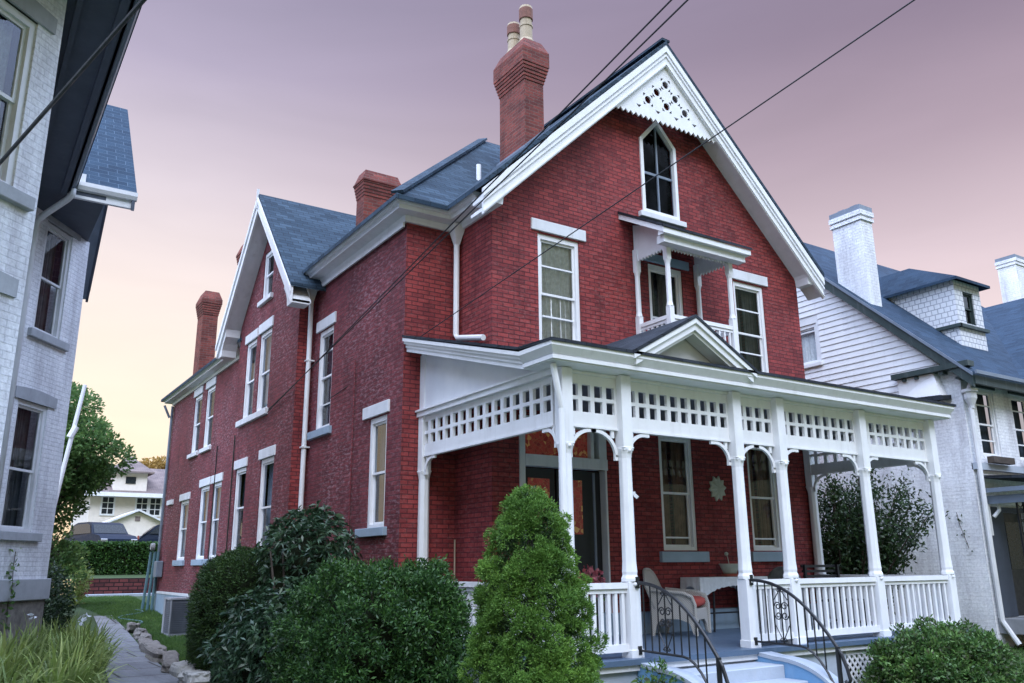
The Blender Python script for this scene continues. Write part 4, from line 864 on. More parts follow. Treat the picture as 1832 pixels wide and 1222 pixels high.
window(dm_, FY(DY), 13.36, 13.82, 6.72, 7.55, (7.12,), None, None, 'curtain_dim', -.2, frame='darkgreen', cas=.035)
# chimneys
def wchim(x0, x1, y0, y1, z0, z1, mat='brick_white'):
    mb = MB(); mb.box(x0,x1,y0,y1,z0,z1-.42); mb.box(x0-.04,x1+.04,y0-.04,y1+.04,z1-.42,z1-.34); mb.box(x0,x1,y0,y1,z1-.34,z1-.28); mb.box(x0-.05,x1+.05,y0-.05,y1+.05,z1-.28,z1-.16); c = mb.build('chimney', M[mat], G)
    mb = MB(); mb.box(x0-.03,x1+.03,y0-.03,y1+.03,z1-.16,z1-.02)
    for k in range(2): 
        yy = y0+(y1-y0)*(.28+.44*k); mb.box((x0+x1)/2-.12,(x0+x1)/2+.12,yy-.1,yy+.1,z1-.02,z1+.06)
    mb.build('chimney_cap', M['gutter'], c); return c
wchim(11.24, 11.70, .57, 1.4, 6.6, 9.82); wchim(26.3, 27.8, 4, 4.7, 8.5, 12.6)
# downpipe with conductor head
mb = MB(); mb.tube([(RX-.02,RY-.35,4.9),(RX+.0,RY-.2,4.8),(RX+.06,RY-.12,4.72)], .04, 8); mb.lathe([(.05,-.42),(.06,-.36),(.13,-.2),(.13,-.08),(.17,-.06),(.17,0)], (RX+.06,RY-.14,4.70), 10); mb.tube([(RX+.06,RY-.12,4.3),(RX+.06,RY-.10,1.2),(RX+.08,RY-.10,-.1),(RX+.12,RY-.35,-.55)], .055, 8); mb.build('downspout', M['white2'], G)
# its porch
mb = MB(); mb.slab([(RX+.15,-4.4,2.62),(20,-4.4,2.62),(20,RY-.002,2.86),(RX+.15,RY-.002,2.86)], .06); po = mb.build('porch_roof', M['roof_dark'], G)
mb = MB(); mb.box(RX+.12,RX+.2,-4.42,RY-.12,2.48,2.57); mb.box(RX+.24,RX+.32,-4.4,RY-.01,2.25,2.42); mb.build('porch_gutter', M['gutter'], po)
mb = MB(); mb.tube([(RX+.28,RY-.05,2.25),(RX+.28,RY-.05,1.6)], .035, 8); mb.tube([(RX+.42,RY-.2,2.26),(RX+.42,RY-.2,2.12),(RX+.32,RY-.12,1.98)], .04, 8); mb.build('pipe_bracket', M['white2'], po)
mb = MB(); mb.box(RX+.1,20,-4.3,RY-.003,-.35,-.06); mb.build('porch_floor', M['concrete'], G)
mb = MB(); 
for x in (RX+.45, RX+.72): mb.box(x-.018,x+.018,RY-.58,RY-.545,-.05,2.4)
for k in range(9):
    z = -.0+k*.27
    for s in (1, -1): mb.tube([(RX+.585+s*.11*math.sin(t), RY-.56, z+.135+.125*math.cos(t)) for t in [i*math.pi/7 for i in range(8)]], .009, 5)
mb.build('lattice_post', M['iron'], G)
mb = MB(); mb.tube([(RX+.3,RY-.6,.75),(RX+.3,RY-2.9,.75)], .02, 6); mb.tube([(RX+.3,RY-.6,.05),(RX+.3,RY-2.9,.05)], .015, 6)
for k in range(18): mb.tube([(RX+.3,RY-.65-k*.125,.05),(RX+.3,RY-.65-k*.125,.75)], .009, 5)
mb.build('porch_railing', M['iron'], G)
for x in (11.75, 13.3):
    t = thing('flower_box', 'long window box under the upper window '+('nearest the downpipe' if x < 12 else 'further from the downpipe')+' of the right white house', 'planter', (x+.4, RY-.14, 3.12), 0, 'window boxes on the right-hand house')
    mb = MB(); mb.box(x,x+.86,RY-.24,RY-.095,3.13,3.27); mb.build('box', M['bark'], t)

# ------------------------------------------------------------------ front steps with blue cheek walls and iron handrails
T = thing('front_steps', 'white and blue painted concrete steps with curved blue side walls', 'steps', (1.4, -3.5, -.66))
mb = MB(); x0, x1 = .52, 2.4
for k in range(3): mb.box(x0+.002*k,x1-.002*k,-3.3-.36*k,-2.905-.36*k if k else -2.805,-.8,-.20-.16*k)
mb.build('step', M['capwhite'], T, bev=.012)
for (xa, xb) in ((.32,.518),(2.402,2.62)):
    pts = [(-2.81,-.8),(-2.81,-.12)]; n = 14
    for k in range(n+1): 
        a = math.pi/2*k/n; pts.append((-3.15-1.0*math.sin(a), -.16-.56*(1-math.cos(a))))
    pts += [(-4.15,-.8)]
    mb = MB(); mb.prism(pts, 'x', xa, xb); c = mb.build('cheek_wall', M['bluepaint'], T)
    mb = MB(); top = pts[1:-1]
    for (p, q) in zip(top[:-1], top[1:]): mb.add([(xx, p_[0], p_[1]+h) for xx in (xa-.012, xb+.012) for (p_, h) in ((p, .002), (q, .002), (q, .05), (p, .05))], [(0,1,2,3),(7,6,5,4),(0,4,5,1),(1,5,6,2),(2,6,7,3),(3,7,4,0)])
    mb.build('coping', M['capwhite'], c)
def scroll(c, r_, s1, s2, plane, n=18, turns=1.35):
    pts = []
    for k in range(n+1):
        a = turns*2*math.pi*k/n; rr = r_*(1-.72*k/n); pts.append((c[0], c[1]+s1*(rr*math.cos(a)), c[2]+s2*(rr*math.sin(a))))
    return pts
def handrail(x, label):
    y0 = PY-.10
    t = thing('handrail', label, 'handrail', (x, -3.4, -.3), 0, 'iron handrails of the front steps')
    top = []; n = 16
    def zt(s): return .85-.06*s-.86*(max(0, s-.05)/1.34)**2.3*1.0
    for k in range(n+1): s = 1.34*k/n; top.append((x, y0-s, zt(s)))
    top += [(x, y0-1.40, -.18), (x, y0-1.43, -.30), (x, y0-1.40, -.36), (x, y0-1.36, -.32)]
    mb = MB(); mb.tube([(x, y0+.03, .87)]+top, .022, 8); mb.box(x-.03,x+.03,y0-.01,y0+.015,.78,.92); r_ = mb.build('top_rail', M['iron'], t)
    bot = [(x, y0+.02, .05)]+[(x, y0-s, .05-.02*s-.62*max(0, (s-.75)/.55)**2) for s in [1.30*k/14 for k in range(15)]]
    mb = MB(); mb.tube(bot, .016, 6); mb.box(x-.025,x+.025,y0-.01,y0+.015,.0,.1); mb.build('bottom_rail', M['iron'], t)
    zb = lambda s: .05-.02*s-.62*max(0, (s-.75)/.55)**2
    for k in range(9):
        s = .10+.125*k; mb = MB(); mb.tube([(x, y0-s, zb(s)), (x, y0-s, zt(s))], .0105, 6); mb.build('baluster', M['iron'], t)
    mb = MB(); mb.tube([(x, y0-1.29, -.75), (x, y0-1.29, .07)], .03, 8); mb.build('newel', M['iron'], t)
    mb = MB(); yc = y0-.475
    for (dz, sz) in ((.52, 1), (.40, -1)):
        for s1 in (1, -1): mb.tube(scroll((x, yc+s1*.055, dz), .055, s1, sz, 0), .008, 5)
    for s1 in (1, -1): 
        mb.tube([(x, yc+s1*.055*0, .74), (x, yc+s1*.11, .60)], .007, 5); mb.tube([(x, yc, .08), (x, yc+s1*.115, .28)], .007, 5); mb.tube(scroll((x, yc+s1*.035, .72), .03, s1, 1, 0), .006, 5); mb.tube(scroll((x, yc+s1*.03, .10), .03, s1, -1, 0), .006, 5)
    mb.build('scrollwork', M['iron'], t)
handrail(.40, 'black wrought iron handrail in front of the wicker chair, left of the steps')
handrail(2.47, 'black wrought iron handrail in front of the white railing, right of the steps')

# ------------------------------------------------------------------ things on the porch
def chair(name, label, x, y, heading, mat, cushion=True):
    LOCAL.add(name); t = thing(name, label, 'chair', (x, y, -.035), heading)
    if t.name != name: LOCAL.add(t.name)
    w_, d_ = .34, .36
    mb = MB(); mb.box(-d_,d_,-w_,w_,.36,.42); mb.build('seat', M[mat], t, bev=.015)
    # back: leaning curved shell with a rounded top
    n = 14; vs = []; mb = MB()
    for i in range(n+1):
        a = -1+2*i/n; yy = a*w_*.98; bow = .10*(a*a)
        ht = .62*(1-abs(a)**3.2*.42)
        for k in range(7):
            q = k/6; vs.append((-d_+bow-.16*q, yy*(1-.06*q), .40+ht*q))
    nn = len(vs); vs += [(v[0]-.035, v[1], v[2]) for v in vs]
    fs = []
    for i in range(n):
        for k in range(6): a = i*7+k; fs += [(a, a+7, a+8, a+1), (nn+a, nn+a+1, nn+a+8, nn+a+7)]
    mb.add(vs, fs)
    rim = [(-d_+.10*((-1+2*i/n)**2)-.16-.015, (-1+2*i/n)*w_*.98*.94, .40+.62*(1-abs(-1+2*i/n)**3.2*.42)) for i in range(n+1)]
    rim = [(-d_+.08, -w_*.99, .42)]+rim+[(-d_+.08, w_*.99, .42)]
    b = mb.build('backrest', M[mat], t, smooth=True)
    mb = MB(); mb.tube(rim, .03, 8); mb.build('rolled_edge', M[mat], b, smooth=True)
    for s in (-1, 1):
        mb = MB(); arm = [(-d_+.02, s*(w_+.02), .70),(-.1, s*(w_+.04), .68),(.2, s*(w_+.04), .66),(.34, s*(w_+.03), .60),(.38, s*(w_+.02), .48),(.38, s*(w_+.01), .02)]
        mb.tube(arm, .028, 8)
        sidep = [(-d_, .70),(.2, .66),(.34, .60),(.37, .46),(.37, .04),(.33, .04),(.28, .20),(.12, .26),(-.12, .26),(-.26, .20),(-.31, .0),(-d_, .0)]
        mb.add([(p[0], s*(w_+.012), p[1]) for p in sidep]+[(p[0], s*(w_-.012), p[1]) for p in sidep], [tuple(range(12)), tuple(range(23, 11, -1))]+[(i, (i+1) % 12, 12+(i+1) % 12, 12+i) for i in range(12)])
        mb.build('arm', M[mat], t)
    fr = [(-w_, .38),(w_, .38),(w_, .04),(w_-.05, .04),(w_-.1, .18),(w_-.2, .25),(-w_+.2, .25),(-w_+.1, .18),(-w_+.05, .04),(-w_, .04)]
    mb = MB(); mb.add([(.37, p[0], p[1]) for p in fr]+[(.345, p[0], p[1]) for p in fr], [tuple(range(10)), tuple(range(19, 9, -1))]+[(i, (i+1) % 10, 10+(i+1) % 10, 10+i) for i in range(10)]); mb.build('skirt', M[mat], t)
    if cushion:
        c = thing('cushion', 'plump coral red cushion on the seat of the white wicker chair', 'cushion', (x, y, .40), heading); LOCAL.add('cushion')
        mb = MB(); n = 20; rows = [(.80,0),(1.0,.03),(1.04,.07),(1.0,.12),(.85,.15),(.45,.165)]; vs = []
        for s_, z in rows:
            for k in range(n):
                a = 2*math.pi*k/n; cx = abs(math.cos(a))**.5*math.copysign(1, math.cos(a)); sy = abs(math.sin(a))**.5*math.copysign(1, math.sin(a)); vs.append((.06+.33*s_*cx, .31*s_*sy, z+.01*math.sin(5*a)))
        mb.add(vs, [(i*n+k, i*n+(k+1) % n, (i+1)*n+(k+1) % n, (i+1)*n+k) for i in range(len(rows)-1) for k in range(n)]+[tuple(range(n-1, -1, -1)), tuple(range((len(rows)-1)*n, len(rows)*n))]); mb.build('pad', M['cushion'], c, smooth=True)
chair('wicker_chair', 'white wicker armchair holding a coral cushion beside the lace covered table', 3.22, -.56, R(-62), 'wicker')
chair('porch_chair', 'pale grey armchair half hidden behind the post right of the table', 5.72, -.5, R(205), 'curtain_dim', False)
tx, ty = 4.62, -.28
t = thing('side_table', 'dark legged side table under a scalloped white lace cloth', 'table', (tx, ty, -.035))
mb = MB(); mb.box(tx-.80,tx+.80,ty-.2,ty+.2,.80,.84); mb.build('tabletop', M['darkwood'], t)
for sx in (-.4, .4):
    for sy in (-.2, .2): mb = MB(); mb.tube([(tx+sx*1.1, ty+sy*.7, .80),(tx+sx*1.15, ty+sy*.75, .4),(tx+sx*1.35, ty+sy, -.03)], .02, 7); mb.build('leg', M['darkwood'], t)
mb = MB(); mb.tube([(tx-.5,ty,.25),(tx+.5,ty,.25)], .014, 6); mb.build('stretcher', M['darkwood'], t)
mb = MB(); n = 30
top = [(-.84,-.23),(.84,-.23),(.84,.23),(-.84,.23)]
mb.add([(tx+a, ty+b, .847) for a, b in top], [(0,1,2,3)])
for (p, q) in ((top[0], top[1]), (top[1], top[2]), (top[3], top[0]), (top[2], top[3])):
    vs = []
    for k in range(n+1):
        s = k/n; c = s*2-1; hh = .13+.22*abs(c)**2.2+.025*abs(math.sin(s*math.pi*13)); o_ = .012+.012*math.sin(s*21)
        x_, y_ = p[0]+(q[0]-p[0])*s, p[1]+(q[1]-p[1])*s; l = math.hypot(x_, y_)
        vs += [(tx+x_, ty+y_, .847), (tx+x_*(1+o_), ty+y_*(1+2*o_), .847-hh)]
    mb.add(vs, [(2*k, 2*k+2, 2*k+3, 2*k+1) for k in range(n)])
tag(mb.build('tablecloth', M['cloth'], smooth=False, recalc=False), 'white lace cloth with arched scalloped edge over the porch table', 'tablecloth')
t = thing('flower_pot', 'pale ribbed flower bowl in a terracotta saucer on the lace cloth', 'pot', (4.74, -.3, .849))
mb = MB(); mb.lathe([(.11,.05),(.12,.07),(.17,.19),(.19,.215),(.18,.22),(.15,.19)], (4.74,-.3,.849), 20); mb.build('bowl', M['paleceramic'], t, smooth=True)
mb = MB(); mb.lathe([(.10,0),(.14,.005),(.15,.05),(.14,.05),(.1,.02)], (4.74,-.3,.849), 18); mb.build('saucer', M['terracotta'], t)
mb = MB(); mb.tube([(4.74,-.3,1.03),(4.71,-.3,1.16),(4.68,-.31,1.22)], .006, 5); mb.lathe([(.002,0),(.03,.02),(.035,.05),(.01,.07)], (4.67,-.31,1.20), 8); mb.build('plant_stem', M['paleceramic'], t)
mb = MB(); pts = []
for k in range(20): a = 2*math.pi*k/20+.1; r_ = .225 if k % 2 == 0 else .165; pts.append((4.87+r_*math.cos(a), 2.41+r_*math.sin(a)*1.05))
mb.add([front(u, z, .03) for u, z in pts]+[front(u, z, .002) for u, z in pts]+[front(4.87, 2.41, .07)], [(i, (i+1) % 20, 40) for i in range(20)]+[(i, (i+1) % 20, 20+(i+1) % 20, 20+i) for i in range(20)])
t = tag(mb.build('wall_plaque', M['paleceramic']), 'grey sunburst plaque hung on the brick between the porch windows', 'plaque')
mb = MB(); mb.tube([(-.05,1.06,-.03),(-.03,1.1,1.48)], .014, 7); tag(mb.build('wooden_pole', M['timber']), 'thin pale wooden pole leaning in the brick corner of the porch', 'pole')
t = thing('porch_bench', 'dark slatted bench behind the railing at the far right of the porch', 'bench', (6.3, -.9, -.035))
mb = MB()
for k in range(4): mb.box(6.35,7.35,-.62+.02*k,-.59+.02*k,.72+.09*k,.765+.09*k)
mb.build('backrest', M['darkwood'], t)
mb = MB()
for k in range(5): mb.box(6.35,7.35,-1.12+.1*k,-1.04+.1*k,.40,.425)
mb.build('seat', M['darkwood'], t)
for x in (6.38, 7.32):
    for y in (-1.1, -.6): mb = MB(); mb.box(x-.025,x+.025,y-.025,y+.025,-.035,.40 if y < -1 else 1.04); mb.build('leg', M['darkwood'], t)

# ------------------------------------------------------------------ yard things
t = thing('air_conditioner', 'dark grey air conditioning unit on the grass by the house wall', 'air conditioner', (-1.5, 13.2, -.62))
g0 = zg(-1.5, 13.2); ax0, ax1, ay0, ay1 = -1.86, -1.12, 12.65, 13.5
mb = MB(); mb.box(ax0,ax1,ay0,ay1,g0-.02,g0+.06); mb.build('pad', M['concrete'], t)
mb = MB(); mb.box(ax0+.03,ax1-.03,ay0+.03,ay1-.03,g0+.06,g0+.88); body = mb.build('body', M['acgrey'], t)
mb = MB()
for k in range(16): z = g0+.12+k*.046; mb.box(ax0+.005,ax0+.028,ay0+.05,ay1-.22,z,z+.018); mb.box(ax0+.06,ax1-.06,ay0+.005,ay0+.028,z,z+.018)
mb.build('louvre', M['acgrey'], body)
mb = MB(); mb.box(ax0,ax0+.05,ay1-.2,ay1,g0+.06,g0+.9); mb.build('corner_post', M['aclight'], body)
for xx in (ax0, ax1-.03): mb = MB(); mb.box(xx,xx+.03,ay0,ay0+.03,g0+.06,g0+.9); mb.build('corner_post', M['aclight'], body)
mb = MB(); mb.box(ax0-.01,ax1+.01,ay0-.01,ay1+.01,g0+.9,g0+.94); mb.build('lid', M['aclight'], t)
t = thing('utility_meter', 'grey electric meter box with pipes on the rear corner of the brick house', 'meter', (-1.15, 18.6, 1.2))
mb = MB(); mb.box(-1.2,-1.0,18.3,18.75,.8,1.3); mb.build('box', M['gutter'], t, bev=.02)
mb = MB(); mb.lathe([(.12,0),(.12,.08),(.1,.12)], (0,0,0), 14); mb.v = [(-1.2-v[2], 18.9+v[0], 1.75+v[1]) for v in mb.v]; mb.build('dial', M['aclight'], t)
mb = MB(); 
for dy in (0, .15, .32): mb.tube([(-1.08-dy*.5, 18.8+dy, 1.6),(-1.12-dy*.7, 18.85+dy, -.25)], .045, 7)
mb.build('pipe', M['teal'], t)
mb = MB(); pts = [(-2.3+.35*math.sin(k*.7)+.05*k, 15.5+.28*k, zg(-2.3, 15.5+.28*k)+.03) for k in range(14)]; tag(mb.tube(pts, .022, 6) and mb.build('garden_hose', M['teal'], smooth=True), 'pale garden hose lying in loops on the lawn behind the air conditioner', 'hose')
# stone edging of the walk
edge = [(-3.47,3.0),(-3.42,3.6),(-3.36,4.4),(-3.30,5.2),(-3.22,6.1),(-3.10,7.3),(-2.98,8.6),(-2.84,9.9),(-2.68,11.4),(-2.5,13.0),(-2.36,14.6)]
names = ['white chalky stone at the near end of the lawn edging', 'pale lumpy stone second from the near end of the edging', 'pale stone third from the near end of the edging']
for i, (x, y) in enumerate(edge):
    bm = bmesh.new(); bmesh.ops.create_icosphere(bm, subdivisions=3, radius=1); rs_ = random.Random(i); ln = .34+.05*min(i, 6)
    ph = [rs_.uniform(0, 6) for _ in range(6)]
    for v in bm.verts:
        c = v.co; 
        q = Vector([math.copysign(abs(a)**.55, a) for a in c]); k = 1+.12*math.sin(3*q.x+ph[0])+.1*math.sin(4*q.y+ph[1])+.08*math.sin(7*q.z+ph[2])+.05*math.sin(11*q.x+5*q.y+ph[3])
        v.co = Vector((q.x*.15*k, q.y*ln*k, q.z*.13*k))
    uvs(bm); me = bpy.data.meshes.new('edging_stone'); bm.to_mesh(me); bm.free()
    me.materials.append(M['palestone' if i < 3 else 'stone']); o = link('edging_stone', me); o.location = (x+rs_.uniform(-.05,.05), y, zg(x, y)+.08); o.rotation_euler = (rs_.uniform(-.1,.1), rs_.uniform(-.15,.15), rs_.uniform(-.25,.15)-.08)
    ordn = ['fourth','fifth','sixth','seventh','eighth','ninth','tenth','eleventh']
    tag(o, names[i] if i < 3 else f'rough grey edging stone, {ordn[i-3]} from the near end of the row', 'stone', 'stones edging the walk')

# ------------------------------------------------------------------ behind: retaining wall, hedge, cars, houses
mb = MB(); mb.box(-2.6,14,25.0,25.6,.0,.72); tag(mb.build('retaining_wall', M['block']), 'low dark red block retaining wall at the back of the yard', 'wall')
mb = MB(); mb.box(-2.3,14,24.3,24.98,-.1,.16); tag(mb.build('kerb_slab', M['capwhite']), 'pale concrete slab strip along the foot of the red retaining wall', 'kerb')
def car(name, label, x, y, z, rz, mat):
    LOCAL.add(name); t = thing(name, label, 'car', (x, y, z), rz, 'cars parked behind the hedge'); LOCAL.add(t.name)
    prof = [(-2.2,.35),(-2.25,.75),(-2.05,1.0),(-1.9,1.05),(-1.35,1.55),(-.9,1.66),(.4,1.66),(.8,1.58),(1.25,1.08),(2.1,.95),(2.3,.8),(2.32,.4),(2.2,.3)]
    mb = MB(); n = len(prof); vs = []
    for (yy, ins) in ((-.88,.0),(-.9,.0),(.9,0),(.88,0)):
        for p in prof: vs.append((p[0], yy*(1-.16*max(0, p[1]-1.0)/.66), p[1]))
    mb.add(vs, [(i*n+k, i*n+(k+1) % n, (i+1)*n+(k+1) % n, (i+1)*n+k) for i in range(3) for k in range(n)]+[tuple(range(n)), tuple(range(4*n-1, 3*n-1, -1))]); mb.build('body', M[mat], t, bev=.03)
    for s in (-1, 1):
        mb = MB(); mb.add([(a, s*(.905-.145*max(0, b-1.0)/.66), b) for a, b in ((-1.75,1.08),(-1.28,1.5),(-.85,1.58),(.35,1.58),(.7,1.5),(1.05,1.1))], [(0,1,2,3,4,5)]); mb.build('side_window', M['carglass'], t, recalc=False)
    mb = MB(); mb.add([(.86,-.72,1.54),(1.27,-.8,1.10),(1.27,.8,1.10),(.86,.72,1.54)], [(0,1,2,3)]); mb.build('windscreen', M['carglass'], t, recalc=False)
    mb = MB(); mb.add([(-1.4,-.72,1.52),(-1.93,-.8,1.08),(-1.93,.8,1.08),(-1.4,.72,1.52)], [(0,1,2,3)]); mb.build('rear_window', M['carglass'], t, recalc=False)
    for a in (-1.4, 1.4):
        for s in (-1, 1):
            mb = MB(); mb.lathe([(.2,-.11),(.33,-.11),(.35,-.08),(.35,.08),(.33,.11),(.2,.11)], (0,0,0), 18); mb.v = [(a+v[0], s*.82+v[2], .35+v[1]) for v in mb.v]; wl = mb.build('wheel', M['rubber'], t)
            mb = MB(); mb.lathe([(.2,-.10),(.05,-.12),(.05,.12),(.2,.10)], (0,0,0), 12); mb.v = [(a+v[0], s*.82+v[2], .35+v[1]) for v in mb.v]; mb.build('rim', M['chrome'], wl)
    for s in (-1, 1):
        mb = MB(); mb.box(2.24,2.33,s*.72-.16,s*.72+.16,.66,.8); mb.build('headlight', M['chrome'], t, bev=.02)
        mb = MB(); mb.box(-2.27,-2.2,s*.74-.12,s*.74+.12,.78,.98); mb.build('tail_light', M['terracotta'], t)
car('parked_car', 'dark blue car half hidden by branches above the far hedge', -.5, 36.5, 1.66, R(-75), 'carpaint')
car('parked_car_', 'dark navy car beside the corner of the brick house above the hedge', 3.75, 38.0, 1.75, R(-4), 'carpaint')
bpy.data.objects['parked_car_'].name = 'parked_car.001'
bh = thing('cream_house', 'cream two storey house with hipped grey roof beyond the cars', 'house', (6, 62, 2.3))
mb = MB(); mb.box(1.5,13,58,68,1.5,6.55); mb.build('wall', M['cream'], bh)
mb = MB(); mb.slab([(.9,57.3,6.5),(13.6,57.3,6.5),(9.5,62.5,8.9),(5,62.5,8.9)], .2); mb.slab([(.9,57.3,6.5),(5,62.5,8.9),(.9,68.6,6.5)], .2); mb.slab([(13.6,57.3,6.5),(13.6,68.6,6.5),(9.5,62.5,8.9)], .2); mb.build('roof', M['greyroof'], bh)
mb = MB(); mb.box(2.9,5.2,57.7,62,6.5,8.15); dmr = mb.build('dormer', M['cream'], bh)
mb = MB(); mb.slab([(2.5,57.3,8.1),(5.6,57.3,8.1),(4.1,59.5,9.5)], .12); mb.slab([(2.5,57.3,8.1),(4.1,59.5,9.5),(2.5,62,8.1)], .12); mb.slab([(5.6,57.3,8.1),(5.6,62,8.1),(4.1,59.5,9.5)], .12); mb.build('dormer_roof', M['greyroof'], dmr)
Wb = FY(57.98)
for u0, u1, z0, z1 in ((4.65,5.42,4.95,6.2),(5.6,6.35,4.95,6.2),(2.3,3.1,4.95,6.2),(8.4,9.3,4.95,6.2)):
    mb = MB(); fbox(mb, Wb, u0-.1, u1+.1, z0-.1, z1+.12, -.0, .05); f = mb.build('window', M['white'], bh)
    mb = MB()
    for a in range(2):
        for b in range(3): fbox(mb, Wb, u0+(u1-u0)*a/2+.03, u0+(u1-u0)*(a+1)/2-.03, z0+(z1-z0)*b/3+.03, z0+(z1-z0)*(b+1)/3-.03, .051, .06)
    mb.build('pane', M['carglass'], f)
mb = MB(); fbox(mb, FY(57.68), 3.7, 4.4, 7.2, 7.7, 0, .04); mb.build('dormer_window', M['carglass'], dmr)
mb = MB(); mb.box(.9,13.6,57.2,57.4,6.2,6.5); mb.build('fascia', M['white'], bh)
gh = thing('garage', 'small cream gabled garage in front of the cream house', 'garage', (3.2, 50, 2.0))
mb = MB(); mb.add([(x+3.25, y, z-.62) for x, y, z in [(-1.5,48,1.5),(1.5,48,1.5),(1.5,48,4.55),(-.1,48,5.2),(-1.7,48,4.55),(-1.5,54,1.5),(1.5,54,1.5),(1.5,54,4.55),(-.1,54,5.2),(-1.7,54,4.55)]], [(0,1,2,3,4),(9,8,7,6,5),(0,5,6,1),(1,6,7,2),(4,3,8,9),(2,7,8,3),(0,4,9,5)]); mb.build('wall', M['cream'], gh)
mb = MB(); mb.slab([(3.15,47.7,4.74),(5.1,47.7,3.86),(5.1,54,3.86),(3.15,54,4.74)], .12); mb.slab([(3.15,47.7,4.74),(3.15,54,4.74),(1.2,54,3.86),(1.2,47.7,3.86)], .12); mb.build('roof', M['white2'], gh)
mb = MB(); fbox(mb, FY(48), 3.0, 3.3, 4.0, 4.3, .0, .03); mb.build('vent', M['greyroof'], gh)
mb = MB(); mb.tube([(-5.05,14,-.6),(-4.63,14,3.16),(-4.31,14,5.9)], [.075,.06,.05], 8); mb.tube([(-4.52,14,4.45),(-4.40,14,4.75)], .085, 8); tag(mb.build('leaning_pole', M['white2']), 'slightly leaning white pole in front of the green tree', 'pole')

# ------------------------------------------------------------------ overhead cables
cm = Matrix((rt, up, -F))
def px(x, y, dist):
    d = (rt*((x-916)/1512.459)+up*(-(y-611)/1512.459)+F).normalized(); return Vector(cam.location)+d*dist
def cable(a, b, r_, sag, label, more=1.0, past=0):
    a, b = a+(a-b)*more, b+(b-a)*past
    pts = [a.lerp(b, k/24)-Vector((0,0,sag*4*(k/24)*(1-k/24))) for k in range(25)]
    mb = MB(); mb.tube(pts, r_, 6); tag(mb.build('overhead_cable', M['cable']), label, 'cable', 'overhead service cables')
cable(Vector((-1.62,-6.29,6.51))+Vector((-.04,-2.2,.35)), Vector((-1.36,7.2,4.37)), .010, .0, 'left one of the two cables crossing the gable to the side wall')
cable(Vector((-1.51,-6.4,6.49))+Vector((.0,-2.2,.35)), Vector((-1.36,7.12,4.42)), .010, .0, 'right one of the two cables crossing the gable to the side wall')
cable(Vector((-.15,-7.93,6.07)), Vector((-1.04,4.27,4.23)), .008, .0, 'single cable crossing the attic window and the upper brick front')
cable(Vector((-6.35,-7.13,3.99)), Vector((-7.13,-3.65,3.88)), .013, .0, 'thick cable crossing the window of the white house at left', 1.6, .28)

# ------------------------------------------------------------------ foliage
def leafmesh(name, P, D, Lh, Wd, mat, parent=None, fold=.25, droop=0.):
    """leaf blades: one kite-shaped face per leaf, based at P and pointing along D"""
    n = len(P); D = D/np.linalg.norm(D, axis=1, keepdims=True)
    r_ = rng.normal(size=(n, 3)); Sd = np.cross(D, r_); Sd /= np.linalg.norm(Sd, axis=1, keepdims=True)+1e-9; Up = np.cross(Sd, D)
    Lh = (np.ones(n)*Lh*rng.uniform(.75, 1.25, n))[:, None]; Wd = (np.ones(n)*Wd*rng.uniform(.8, 1.2, n))[:, None]
    a = P; b = P+D*Lh*.5+Sd*Wd*.5+Up*Wd*fold; c = P+D*Lh+np.array([0,0,-1.])*Lh*droop; d = P+D*Lh*.5-Sd*Wd*.5+Up*Wd*fold
    V = np.stack([a, b, c, d], 1).reshape(-1, 3).astype(np.float32)
    me = bpy.data.meshes.new(name); me.vertices.add(4*n); me.vertices.foreach_set('co', V.ravel()); me.loops.add(4*n); me.loops.foreach_set('vertex_index', np.arange(4*n, dtype=np.int32))
    me.polygons.add(n); me.polygons.foreach_set('loop_start', np.arange(0, 4*n, 4, dtype=np.int32)); me.polygons.foreach_set('loop_total', np.full(n, 4, dtype=np.int32)); me.update(calc_edges=True); me.materials.append(mat)
    return link(name, me, parent)
def unit(v): return v/(np.linalg.norm(v, axis=-1, keepdims=True)+1e-9)
def noise3(P, f, seed):
    q = np.random.default_rng(seed); o_ = np.zeros(len(P))
    for k in range(7): w_ = q.normal(size=3)*f*(1+.35*k); o_ += np.sin(P@w_+q.uniform(0, 6))/(1+.35*k)
    return o_/3
def core_mesh(name, P0, parent, mat='core'):
    pass
def blob(n, c, rad, seed, f=2.2, amp=.16, flat=0., box=2.0, shell=.28):
    """points in the outer shell of a lumpy superellipsoid; returns points and outward directions"""
    d = unit(rng.normal(size=(n, 3))); e = np.abs(d)**box; k = 1/(e.sum(1)**(1/box))[:, None]
    s_ = d*k; lump = 1+amp*noise3(s_*np.array(rad), f, seed)[:, None]
    t_ = (1-shell*rng.random((n, 1))**1.6)
    P = np.array(c)+s_*np.array(rad)*lump*t_
    return P, unit(d/np.array(rad))
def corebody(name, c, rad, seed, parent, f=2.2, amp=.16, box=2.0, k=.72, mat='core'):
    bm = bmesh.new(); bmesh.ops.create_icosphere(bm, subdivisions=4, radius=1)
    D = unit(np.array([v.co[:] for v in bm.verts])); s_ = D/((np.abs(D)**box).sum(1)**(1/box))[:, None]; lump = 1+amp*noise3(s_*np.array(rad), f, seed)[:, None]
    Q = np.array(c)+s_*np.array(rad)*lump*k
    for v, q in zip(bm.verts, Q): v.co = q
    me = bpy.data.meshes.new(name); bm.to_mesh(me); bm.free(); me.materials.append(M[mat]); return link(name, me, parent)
def tufts(P, D, m, spread, jit):
    n = len(P); P2 = np.repeat(P, m, 0)+rng.normal(size=(n*m, 3))*jit; D2 = unit(np.repeat(D, m, 0)+rng.normal(size=(n*m, 3))*spread); return P2, D2
